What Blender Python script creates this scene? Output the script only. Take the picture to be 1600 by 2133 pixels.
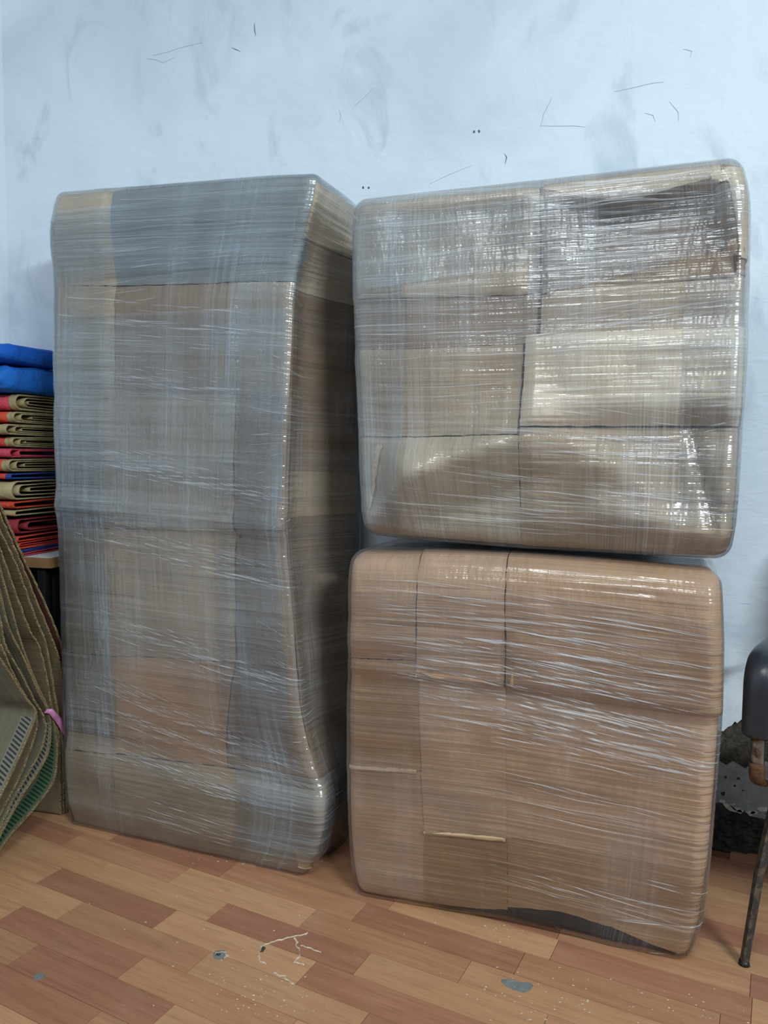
import bpy, math, random
import numpy as np
from mathutils import Matrix, Vector

random.seed(7)
np.random.seed(7)
scene = bpy.context.scene
for o in list(bpy.data.objects):
    bpy.data.objects.remove(o)
COL = scene.collection

# ------------------------------------------------------------------ camera
WALL_Y = 2.385          # back wall plane
LEFT_X = -1.985         # left wall plane
cam_d = bpy.data.cameras.new('camera')
cam_d.sensor_fit = 'HORIZONTAL'
cam_d.sensor_width = 36.0
cam_d.lens = 36.0
cam_d.clip_start = 0.02
cam = bpy.data.objects.new('camera', cam_d)
COL.objects.link(cam)


def camera_matrix(pos, yaw, pitch, roll):
    p, t, r = math.radians(yaw), math.radians(pitch), math.radians(roll)
    f = Vector((-math.sin(p) * math.cos(t), math.cos(p) * math.cos(t), -math.sin(t)))
    rt = Vector((math.cos(p), math.sin(p), 0))
    up = rt.cross(f)
    rt2 = rt * math.cos(r) + up * math.sin(r)
    up2 = up * math.cos(r) - rt * math.sin(r)
    m = Matrix((rt2, up2, -f)).transposed().to_4x4()
    m.translation = Vector(pos)
    return m


cam.matrix_world = camera_matrix((0, 0, 1.15), 14, 4.15, 0.5)
scene.camera = cam

# ------------------------------------------------------------------ world, lamps, exposure
world = bpy.data.worlds.new('world')
scene.world = world
world.use_nodes = True
bg = world.node_tree.nodes['Background']
bg.inputs['Color'].default_value = (0.70, 0.84, 1.0, 1)
bg.inputs['Strength'].default_value = 0.30


def area_light(name, loc, target, size, energy, col):
    d = bpy.data.lights.new(name, 'AREA')
    d.shape = 'RECTANGLE'
    d.size, d.size_y = size
    d.energy = energy
    d.color = col
    o = bpy.data.objects.new(name, d)
    COL.objects.link(o)
    o.location = loc
    o.rotation_euler = (Vector(target) - Vector(loc)).to_track_quat('-Z', 'Y').to_euler()
    return o


area_light('ceiling_tube_light', (2.40, -1.40, 3.20), (-0.1, 2.3, 0.6), (1.2, 0.10), 158, (0.86, 0.95, 1.0))
area_light('rear_fill_light', (-0.3, -0.7, 2.95), (-0.3, 0.5, 0.0), (1.2, 0.12), 34, (0.92, 0.97, 1.0))  # added fill, not a known lamp; brightens floor and front faces

vs = scene.view_settings
vs.view_transform = 'Standard'
vs.look = 'None'
vs.gamma = 1.0
vs.use_curve_mapping = False
vs.exposure = 0.0

# ------------------------------------------------------------------ materials


def srgb(r, g, b, a=1.0):
    def f(c):
        c /= 255.0
        return c / 12.92 if c <= 0.04045 else ((c + 0.055) / 1.055) ** 2.4
    return (f(r), f(g), f(b), a)


class NT:
    """short-hand for building a node tree"""

    def __init__(self, name, flat=False):
        self.flat = flat                                 # textures live on the 2D unfolded sheet
        self.m = bpy.data.materials.new(name)
        self.m.use_nodes = True
        self.t = self.m.node_tree
        self.t.nodes.clear()
        self.out = self.t.nodes.new('ShaderNodeOutputMaterial')

    def n(self, kind, **kw):
        nd = self.t.nodes.new('ShaderNode' + kind)
        for k, v in kw.items():
            if k in nd.inputs:
                self.s(nd, k, v)
            else:
                setattr(nd, k, v)
        return nd

    def s(self, nd, key, v):
        i = nd.inputs[key]
        if isinstance(v, bpy.types.NodeSocket):
            self.t.links.new(v, i)
        else:
            i.default_value = v

    def coord(self, which='Object'):
        return self.n('TexCoord').outputs[which]

    def mapping(self, vec, scale=(1, 1, 1), rot=(0, 0, 0), loc=(0, 0, 0)):
        nd = self.n('Mapping')
        self.s(nd, 'Vector', vec)
        nd.inputs['Scale'].default_value = scale
        nd.inputs['Rotation'].default_value = rot
        nd.inputs['Location'].default_value = loc
        return nd.outputs[0]

    def noise(self, vec, scale=5, detail=3, rough=0.5, dist=0.0):
        nd = self.n('TexNoise')
        if self.flat:
            nd.noise_dimensions = '2D'
        self.s(nd, 'Vector', vec)
        self.s(nd, 'Scale', scale)
        self.s(nd, 'Detail', detail)
        self.s(nd, 'Roughness', rough)
        self.s(nd, 'Distortion', dist)
        return nd.outputs['Fac']

    def rng(self, v, a, b, c=0.0, d=1.0, smooth=False):
        nd = self.n('MapRange')
        if smooth:
            nd.interpolation_type = 'SMOOTHSTEP'
        self.s(nd, 'Value', v)
        for k, x in zip(('From Min', 'From Max', 'To Min', 'To Max'), (a, b, c, d)):
            self.s(nd, k, x)
        return nd.outputs[0]

    def math(self, op, a, b=0.0, clamp=False):
        nd = self.n('Math')
        nd.operation = op
        nd.use_clamp = clamp
        self.t.links.new(a, nd.inputs[0]) if isinstance(a, bpy.types.NodeSocket) else setattr(nd.inputs[0], 'default_value', a)
        self.t.links.new(b, nd.inputs[1]) if isinstance(b, bpy.types.NodeSocket) else setattr(nd.inputs[1], 'default_value', b)
        return nd.outputs[0]

    def mix(self, f, a, b, blend='MIX'):
        nd = self.n('MixRGB')
        nd.blend_type = blend
        for k, v in (('Fac', f), ('Color1', a), ('Color2', b)):
            self.s(nd, k, v)
        return nd.outputs[0]

    def bump(self, h, strength=0.3, dist=0.01, normal=None):
        nd = self.n('Bump')
        self.s(nd, 'Height', h)
        nd.inputs['Strength'].default_value = strength
        nd.inputs['Distance'].default_value = dist
        if normal is not None:
            self.s(nd, 'Normal', normal)
        return nd.outputs[0]

    def bsdf(self, color, rough=0.7, normal=None, spec=0.5, metal=0.0, **kw):
        nd = self.n('BsdfPrincipled')
        self.s(nd, 'Base Color', color)
        self.s(nd, 'Roughness', rough)
        self.s(nd, 'Specular IOR Level', spec)
        self.s(nd, 'Metallic', metal)
        for k, v in kw.items():
            self.s(nd, k, v)
        if normal is not None:
            self.s(nd, 'Normal', normal)
        return nd.outputs[0]

    def done(self, shader):
        self.t.links.new(shader, self.out.inputs['Surface'])
        return self.m


def mat_plaster(name, base, stain, amount=1.0):
    k = NT(name)
    co = k.coord()
    big = k.noise(co, 1.7, 4, 0.55, 0.4)
    mid = k.noise(k.mapping(co, (1, 1, 0.6)), 5.5, 5, 0.62, 0.9)
    fine = k.noise(co, 60, 3, 0.6)
    f = k.math('MULTIPLY', k.rng(big, 0.40, 0.68, 0, 1, True), 0.50 * amount)
    f2 = k.math('MULTIPLY', k.rng(mid, 0.52, 0.74, 0, 1, True), 0.75 * amount)
    c = k.mix(f, base, stain)
    c = k.mix(f2, c, stain)
    # scuffs: thin dark dabs
    sc = k.noise(k.mapping(co, (1, 1, 0.35), (0, 0.5, 0)), 26, 4, 0.75, 1.5)
    scm = k.math('MULTIPLY', k.rng(sc, 0.70, 0.78, 0, 1, True), k.rng(mid, 0.50, 0.66, 0, 0.55, True))
    c = k.mix(scm, c, srgb(120, 136, 146))
    h = k.math('ADD', k.math('MULTIPLY', mid, 1.0), k.math('MULTIPLY', fine, 0.08))
    wave = k.noise(k.mapping(co, (1, 1, 2.2), (0, 0.6, 0)), 9, 4, 0.5, 1.2)
    h = k.math('ADD', h, k.math('MULTIPLY', wave, 0.8))
    return k.done(k.bsdf(c, 0.55, k.bump(h, 0.28, 0.012), 0.35))


def mat_rough(name, a, b, scale=30, strength=0.8, rough=0.9, dist=0.01):
    k = NT(name)
    co = k.coord()
    n1 = k.noise(co, scale, 6, 0.7, 0.3)
    n2 = k.noise(co, scale * 3.1, 4, 0.7)
    c = k.mix(k.rng(n1, 0.35, 0.65), a, b)
    return k.done(k.bsdf(c, rough, k.bump(k.math('ADD', n1, k.math('MULTIPLY', n2, 0.4)), strength, dist), 0.3))


def mat_wood(name, a, b, rough=0.33):
    k = NT(name)
    co = k.coord()
    rnd = k.n('ObjectInfo').outputs['Random']
    off = k.n('CombineXYZ')
    k.s(off, 0, k.math('MULTIPLY', rnd, 37.0))
    k.s(off, 1, k.math('MULTIPLY', rnd, 11.0))
    v = k.n('VectorMath')
    v.operation = 'ADD'
    k.s(v, 0, co)
    k.s(v, 1, off.outputs[0])
    vec = v.outputs[0]
    g = k.noise(k.mapping(vec, (3, 46, 3)), 1.0, 5, 0.6, 0.25)
    g2 = k.noise(k.mapping(vec, (9, 190, 9)), 1.0, 3, 0.6)
    c = k.mix(k.rng(g, 0.3, 0.72), a, b)
    c = k.mix(k.math('MULTIPLY', k.rng(g2, 0.5, 0.72), 0.28), c, srgb(96, 60, 40))
    hs = k.n('HueSaturation')
    k.s(hs, 'Value', k.rng(rnd, 0, 1, 0.92, 1.08))
    k.s(hs, 'Color', c)
    geo = k.n('NewGeometry').outputs['Position']
    wear = k.noise(geo, 7, 5, 0.65)
    dust = k.noise(geo, 120, 3, 0.7)
    dm = k.math('MULTIPLY', k.rng(wear, 0.50, 0.68, 0, 1, True), k.rng(dust, 0.58, 0.70, 0.05, 0.5, True))
    c2 = k.mix(dm, hs.outputs[0], srgb(196, 172, 150))
    r = k.rng(wear, 0.3, 0.7, rough - 0.05, rough + 0.18)
    return k.done(k.bsdf(c2, r, k.bump(g2, 0.06, 0.002), 0.4))


def mat_card(name, color, axis='t', grime=0.35):
    """corrugated board; uv in metres; flute lines along s (axis 't' varies) or along t"""
    k = NT(name, True)
    uv = k.coord('UV')
    rnd = k.n('ObjectInfo').outputs['Random']
    sc = (2.0, 165, 1) if axis == 't' else (165, 2.0, 1)
    fl = k.noise(k.mapping(uv, sc), 1.0, 2, 0.5)
    sc2 = (1.2, 42, 1) if axis == 't' else (42, 1.2, 1)
    fl2 = k.noise(k.mapping(uv, sc2), 1.0, 3, 0.55, 0.1)
    cl = k.noise(uv, 4.5, 4, 0.6)
    fib = k.noise(uv, 240, 2, 0.6)
    dark = tuple(c * 0.62 for c in color[:3]) + (1,)
    lite = tuple(min(1, c * 1.22) for c in color[:3]) + (1,)
    c = k.mix(k.rng(cl, 0.3, 0.7), color, lite)
    c = k.mix(k.math('MULTIPLY', k.rng(fl2, 0.52, 0.72), grime), c, dark)
    c = k.mix(k.math('MULTIPLY', k.rng(fib, 0.5, 0.75), 0.16), c, dark)
    hs = k.n('HueSaturation')
    k.s(hs, 'Value', k.rng(rnd, 0, 1, 0.84, 1.14))
    k.s(hs, 'Saturation', k.rng(rnd, 0, 1, 1.08, 0.90))
    k.s(hs, 'Color', c)
    h = k.math('ADD', k.math('MULTIPLY', fl, 0.5), k.math('MULTIPLY', fl2, 0.9))
    soft = k.noise(uv, 11, 3, 0.5)
    h = k.math('ADD', h, k.math('MULTIPLY', soft, 1.6))
    return k.done(k.bsdf(hs.outputs[0], 0.72, k.bump(h, 0.42, 0.006), 0.25))


def mat_film(name, haze=1.0, tint=(0.72, 0.80, 0.86), vert=1.0, horiz=1.0, slope=-6.0):
    """stretch film: clear glossy skin with milky streaks where it was drawn and overlapped; uv in metres"""
    k = NT(name, True)
    uv = k.coord('UV')
    v1 = k.noise(k.mapping(uv, (300, 2.2, 1)), 1.0, 1, 0.5)
    v2 = k.noise(k.mapping(uv, (75, 2.2, 1), loc=(5, 3, 0)), 1.0, 2, 0.6)
    a = math.radians(slope)
    h1 = k.noise(k.mapping(uv, (2.4, 260, 1), (0, 0, -a)), 1.0, 1, 0.5, 0.0)
    h2 = k.noise(k.mapping(uv, (1.6, 70, 1), (0, 0, -a * 1.6), (3, 7, 0)), 1.0, 2, 0.6, 0.0)
    # film layers: soft bands and patches that carry more or less haze
    pv = k.noise(k.mapping(uv, (5.5, 1.2, 1), loc=(1.3, 0.4, 0)), 1.0, 1, 0.5)
    ph = k.noise(k.mapping(uv, (1.0, 6.0, 1), (0, 0, -a), (0.3, 2.4, 0)), 1.0, 2, 0.5)
    mv = k.rng(pv, 0.36, 0.66, 0.25, 1.0, True)
    mh = k.rng(ph, 0.36, 0.64, 0.18, 1.0, True)
    sv = k.math('MULTIPLY', k.math('ADD', k.rng(v1, 0.42, 0.80), k.rng(v2, 0.45, 0.85)), mv)
    sh = k.math('MULTIPLY', k.math('ADD', k.rng(h1, 0.44, 0.82), k.rng(h2, 0.47, 0.85)), mh)
    base = k.math('ADD', k.math('MULTIPLY', mv, 0.07), k.math('MULTIPLY', mh, 0.09))
    al = k.math('ADD', base, k.math('MULTIPLY', sv, 0.24 * vert))
    al = k.math('ADD', al, k.math('MULTIPLY', sh, 0.17 * horiz))
    al = k.math('MULTIPLY', al, haze)
    al = k.math('MINIMUM', al, 0.85)
    hgt = k.math('MULTIPLY', h2, 1.3)
    crk = k.noise(k.mapping(uv, (38, 14, 1)), 1.0, 2, 0.7, 0.0)
    hgt = k.math('ADD', hgt, k.math('MULTIPLY', crk, 0.8))
    nrm = k.bump(hgt, 0.42, 0.006)
    m0 = k.n('MixShader')
    k.s(m0, 0, 0.5)
    k.s(m0, 1, k.bsdf(tint + (1,), 0.30, nrm, 0.6))
    k.s(m0, 2, k.n('BsdfTranslucent', Color=tint + (1,)).outputs[0])
    milk = m0.outputs[0]
    clear = k.n('BsdfTransparent', Color=(0.97, 0.98, 0.985, 1)).outputs[0]
    gl = k.n('BsdfGlossy', Color=(1, 1, 1, 1), Roughness=0.16)
    k.s(gl, 'Normal', nrm)
    fr = k.n('Fresnel', IOR=1.42)
    k.s(fr, 'Normal', nrm)
    m1 = k.n('MixShader')
    k.s(m1, 0, k.math('MINIMUM', k.math('MULTIPLY', fr.outputs[0], 1.25), 0.7))
    k.s(m1, 1, clear)
    k.s(m1, 2, gl.outputs[0])
    m2 = k.n('MixShader')
    k.s(m2, 0, al)
    k.s(m2, 1, m1.outputs[0])
    k.s(m2, 2, milk)
    return k.done(m2.outputs[0])


def mat_pleat(name, amount):
    k = NT(name, True)
    uv = k.coord('UV')
    n = k.noise(k.mapping(uv, (2.2, 140, 1)), 1.0, 1, 0.5)
    milk = k.bsdf((0.80, 0.87, 0.92, 1), 0.14, None, 1.0)
    clear = k.n('BsdfTransparent', Color=(0.98, 0.98, 0.99, 1)).outputs[0]
    m = k.n('MixShader')
    k.s(m, 0, k.rng(n, 0.38, 0.70, 0.01, amount, True))
    k.s(m, 1, clear)
    k.s(m, 2, milk)
    return k.done(m.outputs[0])


def mat_cloth(name, color, rough=0.7):
    k = NT(name)
    co = k.coord()
    n = k.noise(co, 14, 4, 0.6, 0.4)
    w = k.noise(co, 420, 2, 0.5)
    dark = tuple(c * 0.7 for c in color[:3]) + (1,)
    c = k.mix(k.rng(n, 0.35, 0.7), color, dark)
    h = k.math('ADD', k.math('MULTIPLY', n, 1.0), k.math('MULTIPLY', w, 0.08))
    return k.done(k.bsdf(c, rough, k.bump(h, 0.5, 0.02), 0.3))


def mat_plain(name, color, rough=0.5, metal=0.0, bump=0.1, scale=40, spec=0.5, worn=None):
    k = NT(name)
    co = k.coord()
    n = k.noise(co, scale, 4, 0.6)
    c = color
    if worn is not None:
        c = k.mix(k.rng(n, 0.48, 0.60), color, worn)
    else:
        c = k.mix(k.math('MULTIPLY', n, 0.35), color, tuple(x * 0.6 for x in color[:3]) + (1,))
    return k.done(k.bsdf(c, rough, k.bump(n, bump, 0.004), spec, metal))


def mat_hatch(name, paper, ink):
    """printed border of slanted dashes on carton board; uv in metres, u across the strip 0..1"""
    k = NT(name)
    uv = k.coord('UV')
    sep = k.n('SeparateXYZ')
    k.s(sep, 0, uv)
    ph = k.math('ADD', k.math('MULTIPLY', sep.outputs[1], 78.0), k.math('MULTIPLY', sep.outputs[0], 1.7))
    fr = k.math('FRACT', ph)
    band = k.math('GREATER_THAN', fr, 0.52)
    inu = k.math('MULTIPLY', k.math('GREATER_THAN', sep.outputs[0], 0.12), k.math('LESS_THAN', sep.outputs[0], 0.90))
    worn = k.rng(k.noise(uv, 60, 4, 0.7), 0.30, 0.45, 0.25, 1)
    f = k.math('MULTIPLY', k.math('MULTIPLY', band, inu), worn)
    c = k.mix(f, paper, ink)
    return k.done(k.bsdf(c, 0.8, None, 0.2))


def mat_flute(name, a, b):
    """cut edge of corrugated board"""
    k = NT(name)
    co = k.coord()
    n = k.noise(co, 330, 2, 0.7)
    n2 = k.noise(co, 30, 3, 0.6)
    c = k.mix(k.rng(n, 0.40, 0.60), a, b)
    c = k.mix(k.math('MULTIPLY', k.rng(n2, 0.45, 0.7), 0.4), c, srgb(70, 62, 48))
    return k.done(k.bsdf(c, 0.9, k.bump(n, 0.6, 0.003), 0.1))


M = {}
M['wall'] = mat_plaster('blue_white_plaster', srgb(214, 226, 234), srgb(176, 194, 206))
M['wall_left'] = mat_plaster('white_plaster', srgb(228, 236, 242), srgb(200, 212, 220), 0.5)
M['cement'] = mat_rough('crumbling_cement', srgb(98, 94, 84), srgb(60, 58, 52), 34, 1.0, 0.95, 0.02)
M['cement_dark'] = mat_rough('dark_rubble', srgb(92, 90, 82), srgb(46, 46, 42), 60, 1.0, 0.95, 0.02)
M['old_paint'] = mat_rough('grey_old_paint', srgb(150, 158, 158), srgb(118, 124, 122), 22, 0.4, 0.8)
M['flake'] = mat_rough('white_paint_flake', srgb(206, 210, 206), srgb(170, 174, 168), 60, 0.4, 0.8)
M['scratch'] = mat_plain('grey_scratch', srgb(186, 200, 210), 0.8)
M['nail'] = mat_plain('dark_nail_hole', srgb(96, 106, 114), 0.8)
M['floor_base'] = mat_wood('floor_underlay', srgb(132, 88, 62), srgb(112, 70, 48), 0.4)
M['plank_dark'] = mat_wood('plank_red_brown', srgb(170, 122, 94), srgb(150, 102, 77))
M['plank_mid'] = mat_wood('plank_mid_brown', srgb(184, 138, 104), srgb(163, 117, 85))
M['plank_light'] = mat_wood('plank_honey', srgb(196, 152, 113), srgb(176, 132, 95))
M['floor_wear'] = mat_rough('grey_worn_through', srgb(126, 134, 130), srgb(104, 110, 106), 40, 0.2, 0.8)
M['floor_hole'] = mat_plain('dark_hole', srgb(62, 60, 54), 0.9)
M['floor_chip'] = mat_rough('pale_chipped_edge', srgb(218, 206, 184), srgb(176, 160, 136), 70, 0.3, 0.8)

M['card_grey'] = mat_card('card_grey_brown', srgb(160, 142, 118), 't', 0.35)
M['card_grey_v'] = mat_card('card_grey_brown_upright', srgb(160, 142, 118), 's', 0.35)
M['card_pale'] = mat_card('card_pale', srgb(182, 168, 146), 't', 0.25)
M['card_pale_v'] = mat_card('card_pale_upright', srgb(180, 166, 144), 's', 0.25)
M['card_tan'] = mat_card('card_tan', srgb(170, 138, 106), 't', 0.40)
M['card_tan_v'] = mat_card('card_tan_upright', srgb(170, 138, 106), 's', 0.40)
M['card_brown'] = mat_card('card_brown', srgb(132, 112, 92), 't', 0.40)
M['card_brown_v'] = mat_card('card_brown_upright', srgb(138, 118, 96), 's', 0.40)
M['card_blue_haze'] = mat_card('card_painted_haze', srgb(140, 148, 148), 't', 0.35)  # brown board greyed to carry the film's bluish reflected haze
M['card_fold'] = mat_card('card_folded_lip', srgb(190, 166, 132), 't', 0.15)
M['core'] = mat_plain('dark_wrapped_core', srgb(66, 58, 50), 0.8)
M['core_black'] = mat_plain('black_wrapped_core', srgb(34, 34, 36), 0.7)
M['film_tall'] = mat_film('film_tall', 0.62, (0.72, 0.83, 0.90), 1.15, 1.0, -7)
M['film_upper'] = mat_film('film_upper', 0.80, (0.84, 0.91, 0.96), 1.0, 1.15, 4)
M['film_lower'] = mat_film('film_lower', 0.52, (0.74, 0.76, 0.78), 0.7, 1.0, -7)
M['film_band_v'] = mat_film('film_overlap_upright', 0.66, (0.70, 0.83, 0.95), 1.7, 0.15, -7)
M['film_band_h'] = mat_film('film_overlap_level', 0.85, (0.72, 0.86, 0.96), 0.35, 1.5, -5)
M['pleat_soft'] = mat_pleat('film_pleat_soft', 0.26)
M['pleat_clear'] = mat_pleat('film_pleat_clear', 0.36)

# ------------------------------------------------------------------ object helpers


def link(name, verts, faces, mat=None, parent=None, uvs=None, smooth=False, props=None):
    me = bpy.data.meshes.new(name)
    me.from_pydata([tuple(map(float, v)) for v in verts], [], faces)
    if uvs is not None:                                  # per vertex
        lay = me.uv_layers.new(name='UVMap')
        idx = np.empty(len(me.loops), dtype=np.int32)
        me.loops.foreach_get('vertex_index', idx)
        lay.data.foreach_set('uv', np.asarray(uvs, dtype=np.float32)[idx].ravel())
    if smooth:
        me.polygons.foreach_set('use_smooth', [True] * len(me.polygons))
    if mat is not None:
        for m in (mat if isinstance(mat, (list, tuple)) else [mat]):
            me.materials.append(m)
    me.update()
    o = bpy.data.objects.new(name, me)
    COL.objects.link(o)
    if parent is not None:
        o.parent = parent
    for k, v in (props or {}).items():
        o[k] = v
    return o


def empty(name, loc, label, cat, group=None, matrix=None):
    o = bpy.data.objects.new(name, None)
    COL.objects.link(o)
    o.empty_display_size = 0.1
    if matrix is not None:
        o.matrix_world = matrix
    else:
        o.location = loc
    tag(o, label, cat, group)
    return o


def tag(o, label, cat, group=None):
    o['label'] = label
    o['category'] = cat
    if group:
        o['group'] = group


def box_data(x0, x1, y0, y1, z0, z1):
    v = [(x, y, z) for x in (x0, x1) for y in (y0, y1) for z in (z0, z1)]
    f = [(0, 1, 3, 2), (4, 6, 7, 5), (0, 4, 5, 1), (2, 3, 7, 6), (0, 2, 6, 4), (1, 5, 7, 3)]
    return v, f


def bevel(o, w, seg=2):
    b = o.modifiers.new('bevel', 'BEVEL')
    b.width = w
    b.segments = seg
    b.limit_method = 'ANGLE'


def extrude_outline(pts, y0, y1):
    """closed outline of (x, z) points made into a slab between y0 (front) and y1"""
    n = len(pts)
    v = [(x, y0, z) for x, z in pts] + [(x, y1, z) for x, z in pts]
    f = [tuple(range(n)), tuple(range(2 * n - 1, n - 1, -1))]
    f += [(i, i + n, (i + 1) % n + n, (i + 1) % n) for i in range(n)]
    return v, f


def flat_outline(pts, z0, z1):
    n = len(pts)
    v = [(x, y, z1) for x, y in pts] + [(x, y, z0) for x, y in pts]
    f = [tuple(range(n)), tuple(range(2 * n - 1, n - 1, -1))]
    f += [(i, i + n, (i + 1) % n + n, (i + 1) % n) for i in range(n)]
    return v, f


def tube(path, rad, n=10, flat=1.0, side=None):
    """swept tube along points; rad number or list; flat scales the second cross axis"""
    path = [Vector(p) for p in path]
    rads = rad if isinstance(rad, (list, tuple)) else [rad] * len(path)
    v, f = [], []
    for i, p in enumerate(path):
        t = (path[min(i + 1, len(path) - 1)] - path[max(i - 1, 0)]).normalized()
        a = Vector(side) if side else (Vector((1, 0, 0)) if abs(t.x) < 0.9 else Vector((0, 1, 0)))
        a = (a - t * a.dot(t)).normalized()
        b = t.cross(a)
        for k in range(n):
            q = 2 * math.pi * k / n
            v.append(p + (a * math.cos(q) + b * math.sin(q) * flat) * rads[i])
    for i in range(len(path) - 1):
        for k in range(n):
            f.append((i * n + k, i * n + (k + 1) % n, (i + 1) * n + (k + 1) % n, (i + 1) * n + k))
    f.append(tuple(range(n - 1, -1, -1)))
    f.append(tuple(range((len(path) - 1) * n, len(path) * n)))
    return v, f


def smooth_path(pts, n=40):
    """Catmull-Rom through the points"""
    P = [np.array(p, float) for p in pts]
    P = [2 * P[0] - P[1]] + P + [2 * P[-1] - P[-2]]
    out = []
    seg = len(P) - 3
    per = max(2, n // seg)
    for i in range(seg):
        a, b, c, d = P[i:i + 4]
        for j in range(per):
            t = j / per
            out.append(0.5 * ((2 * b) + (c - a) * t + (2 * a - 5 * b + 4 * c - d) * t * t + (3 * b - a - 3 * c + d) * t ** 3))
    out.append(P[-2])
    return out


# ------------------------------------------------------------------ the room
def struct(name, v, f, mat, parent=None, smooth=False):
    o = link(name, v, f, mat, parent, smooth=smooth)
    if parent is None:
        o['kind'] = 'structure'
    return o


v, f = box_data(-4.0, 3.0, -3.0, WALL_Y + 0.2, -0.12, -0.004)
floor = struct('floor', v, f, M['floor_base'])
floor['label'] = 'wood strip floor in mixed red and honey brown with worn spots'

# back wall: cement core, painted plaster skin with a broken lower edge at the right
v, f = box_data(LEFT_X - 0.2, 3.0, WALL_Y + 0.010, WALL_Y + 0.2, -0.004, 3.1)
wall_back = struct('wall_back', v, f, M['cement'])
wall_back['label'] = 'patchy blue white plaster wall with broken cement at its foot'
jag = [(0.30, 0.35), (0.40, 0.352), (0.440, 0.352), (0.452, 0.366), (0.462, 0.371), (0.470, 0.384), (0.477, 0.380), (0.488, 0.392), (0.500, 0.388),
       (0.512, 0.380), (0.525, 0.372), (0.545, 0.384), (0.57, 0.375), (0.60, 0.39), (0.66, 0.37), (0.74, 0.40), (0.83, 0.37), (0.95, 0.33), (1.05, 0.24), (1.12, 0.12), (1.15, 0.0)]
outline = [(LEFT_X, 0.0), (0.26, 0.0), (0.27, 0.1), (0.29, 0.2)] + jag + [(3.0, 0.0), (3.0, 3.1), (LEFT_X, 3.1)]
v, f = extrude_outline(outline, WALL_Y, WALL_Y + 0.010)
o = link('plaster_skin', v, f, M['wall'], wall_back)
# the old grey paint left on the core, and loose rubble along the floor
old = [(0.36, 0.135), (0.40, 0.255), (0.430, 0.262), (0.452, 0.248), (0.470, 0.262), (0.486, 0.254), (0.505, 0.244), (0.525, 0.262), (0.56, 0.270), (0.62, 0.25),
       (0.70, 0.265), (0.78, 0.25), (0.80, 0.15), (0.72, 0.13), (0.62, 0.105), (0.56, 0.098), (0.52, 0.104), (0.49, 0.118), (0.45, 0.135), (0.42, 0.13)]
v, f = extrude_outline(old, WALL_Y + 0.004, WALL_Y + 0.012)
link('old_paint_patch', v, f, M['old_paint'], wall_back)


def blob(cx, cy, r, n=9, jit=0.35, sx=1.0, sy=1.0, rot=0.0):
    out = []
    for i in range(n):
        a = 2 * math.pi * i / n
        rr = r * (1 + random.uniform(-jit, jit))
        x, y = rr * math.cos(a) * sx, rr * math.sin(a) * sy
        out.append((cx + x * math.cos(rot) - y * math.sin(rot), cy + x * math.sin(rot) + y * math.cos(rot)))
    return out


for x, z, r, sx, rot in [(0.446, 0.139, 0.010, 1.0, 0), (0.466, 0.124, 0.013, 1.6, -0.3), (0.486, 0.119, 0.009, 1.8, -0.4), (0.500, 0.112, 0.010, 1.6, -0.2),
                         (0.520, 0.112, 0.011, 1.5, 0.3), (0.533, 0.115, 0.007, 1.4, 0.2), (0.474, 0.133, 0.006, 1.4, 0.5), (0.56, 0.128, 0.010, 1.6, 0.1)]:
    v, f = extrude_outline(blob(x, z, r, 9, 0.35, sx, 0.7, rot), WALL_Y + 0.001, WALL_Y + 0.009)
    link('paint_flake', v, f, M['flake'], wall_back)
for x, z, r in [(0.452, 0.212, 0.004), (0.487, 0.213, 0.005), (0.447, 0.163, 0.006), (0.478, 0.19, 0.003), (0.501, 0.178, 0.003)]:
    v, f = extrude_outline(blob(x, z, r, 7), WALL_Y + 0.0025, WALL_Y + 0.009)
    link('pit', v, f, M['cement_dark'], wall_back)
# rubble ledge at the wall foot: a lumpy strip
nx, nz = 60, 14
vv = []
for i in range(nx + 1):
    for j in range(nz + 1):
        x = 0.28 + 0.85 * i / nx
        w = j / nz
        zz = 0.108 * w + 0.012 * math.sin(i * 1.3) * w
        yy = WALL_Y + 0.006 - 0.026 * (1 - w) ** 0.8 + random.uniform(-0.007, 0.007)
        vv.append((x + random.uniform(-0.004, 0.004), yy, zz))
ff = [(i * (nz + 1) + j, (i + 1) * (nz + 1) + j, (i + 1) * (nz + 1) + j + 1, i * (nz + 1) + j + 1) for i in range(nx) for j in range(nz)]
link('crumbled_plaster', vv, ff, M['cement_dark'], wall_back)

v, f = box_data(LEFT_X - 0.2, LEFT_X, -3.0, WALL_Y + 0.010, -0.004, 3.1)
wl = struct('wall_left', v, f, M['wall_left'])
wl['label'] = 'white plaster side wall at the left edge'


def wall_line(pts, w, name='scratch', mat='scratch'):
    pts = [np.array(p) for p in pts]
    v, f = [], []
    for i, p in enumerate(pts):
        t = pts[min(i + 1, len(pts) - 1)] - pts[max(i - 1, 0)]
        t = t / np.linalg.norm(t)
        nrm = np.array((-t[1], t[0])) * w * 0.55 * (0.5 if 0 < i < len(pts) - 1 else 0.1)
        for y in (WALL_Y - 0.0012, WALL_Y + 0.001):
            v += [(p[0] + nrm[0], y, p[1] + nrm[1]), (p[0] - nrm[0], y, p[1] - nrm[1])]
    for i in range(len(pts) - 1):
        a, b = i * 4, i * 4 + 4
        f += [(a, b, b + 1, a + 1), (a, a + 2, b + 2, b), (a + 1, b + 1, b + 3, a + 3)]
    return link(name, v, f, M[mat], wall_back)


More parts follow.
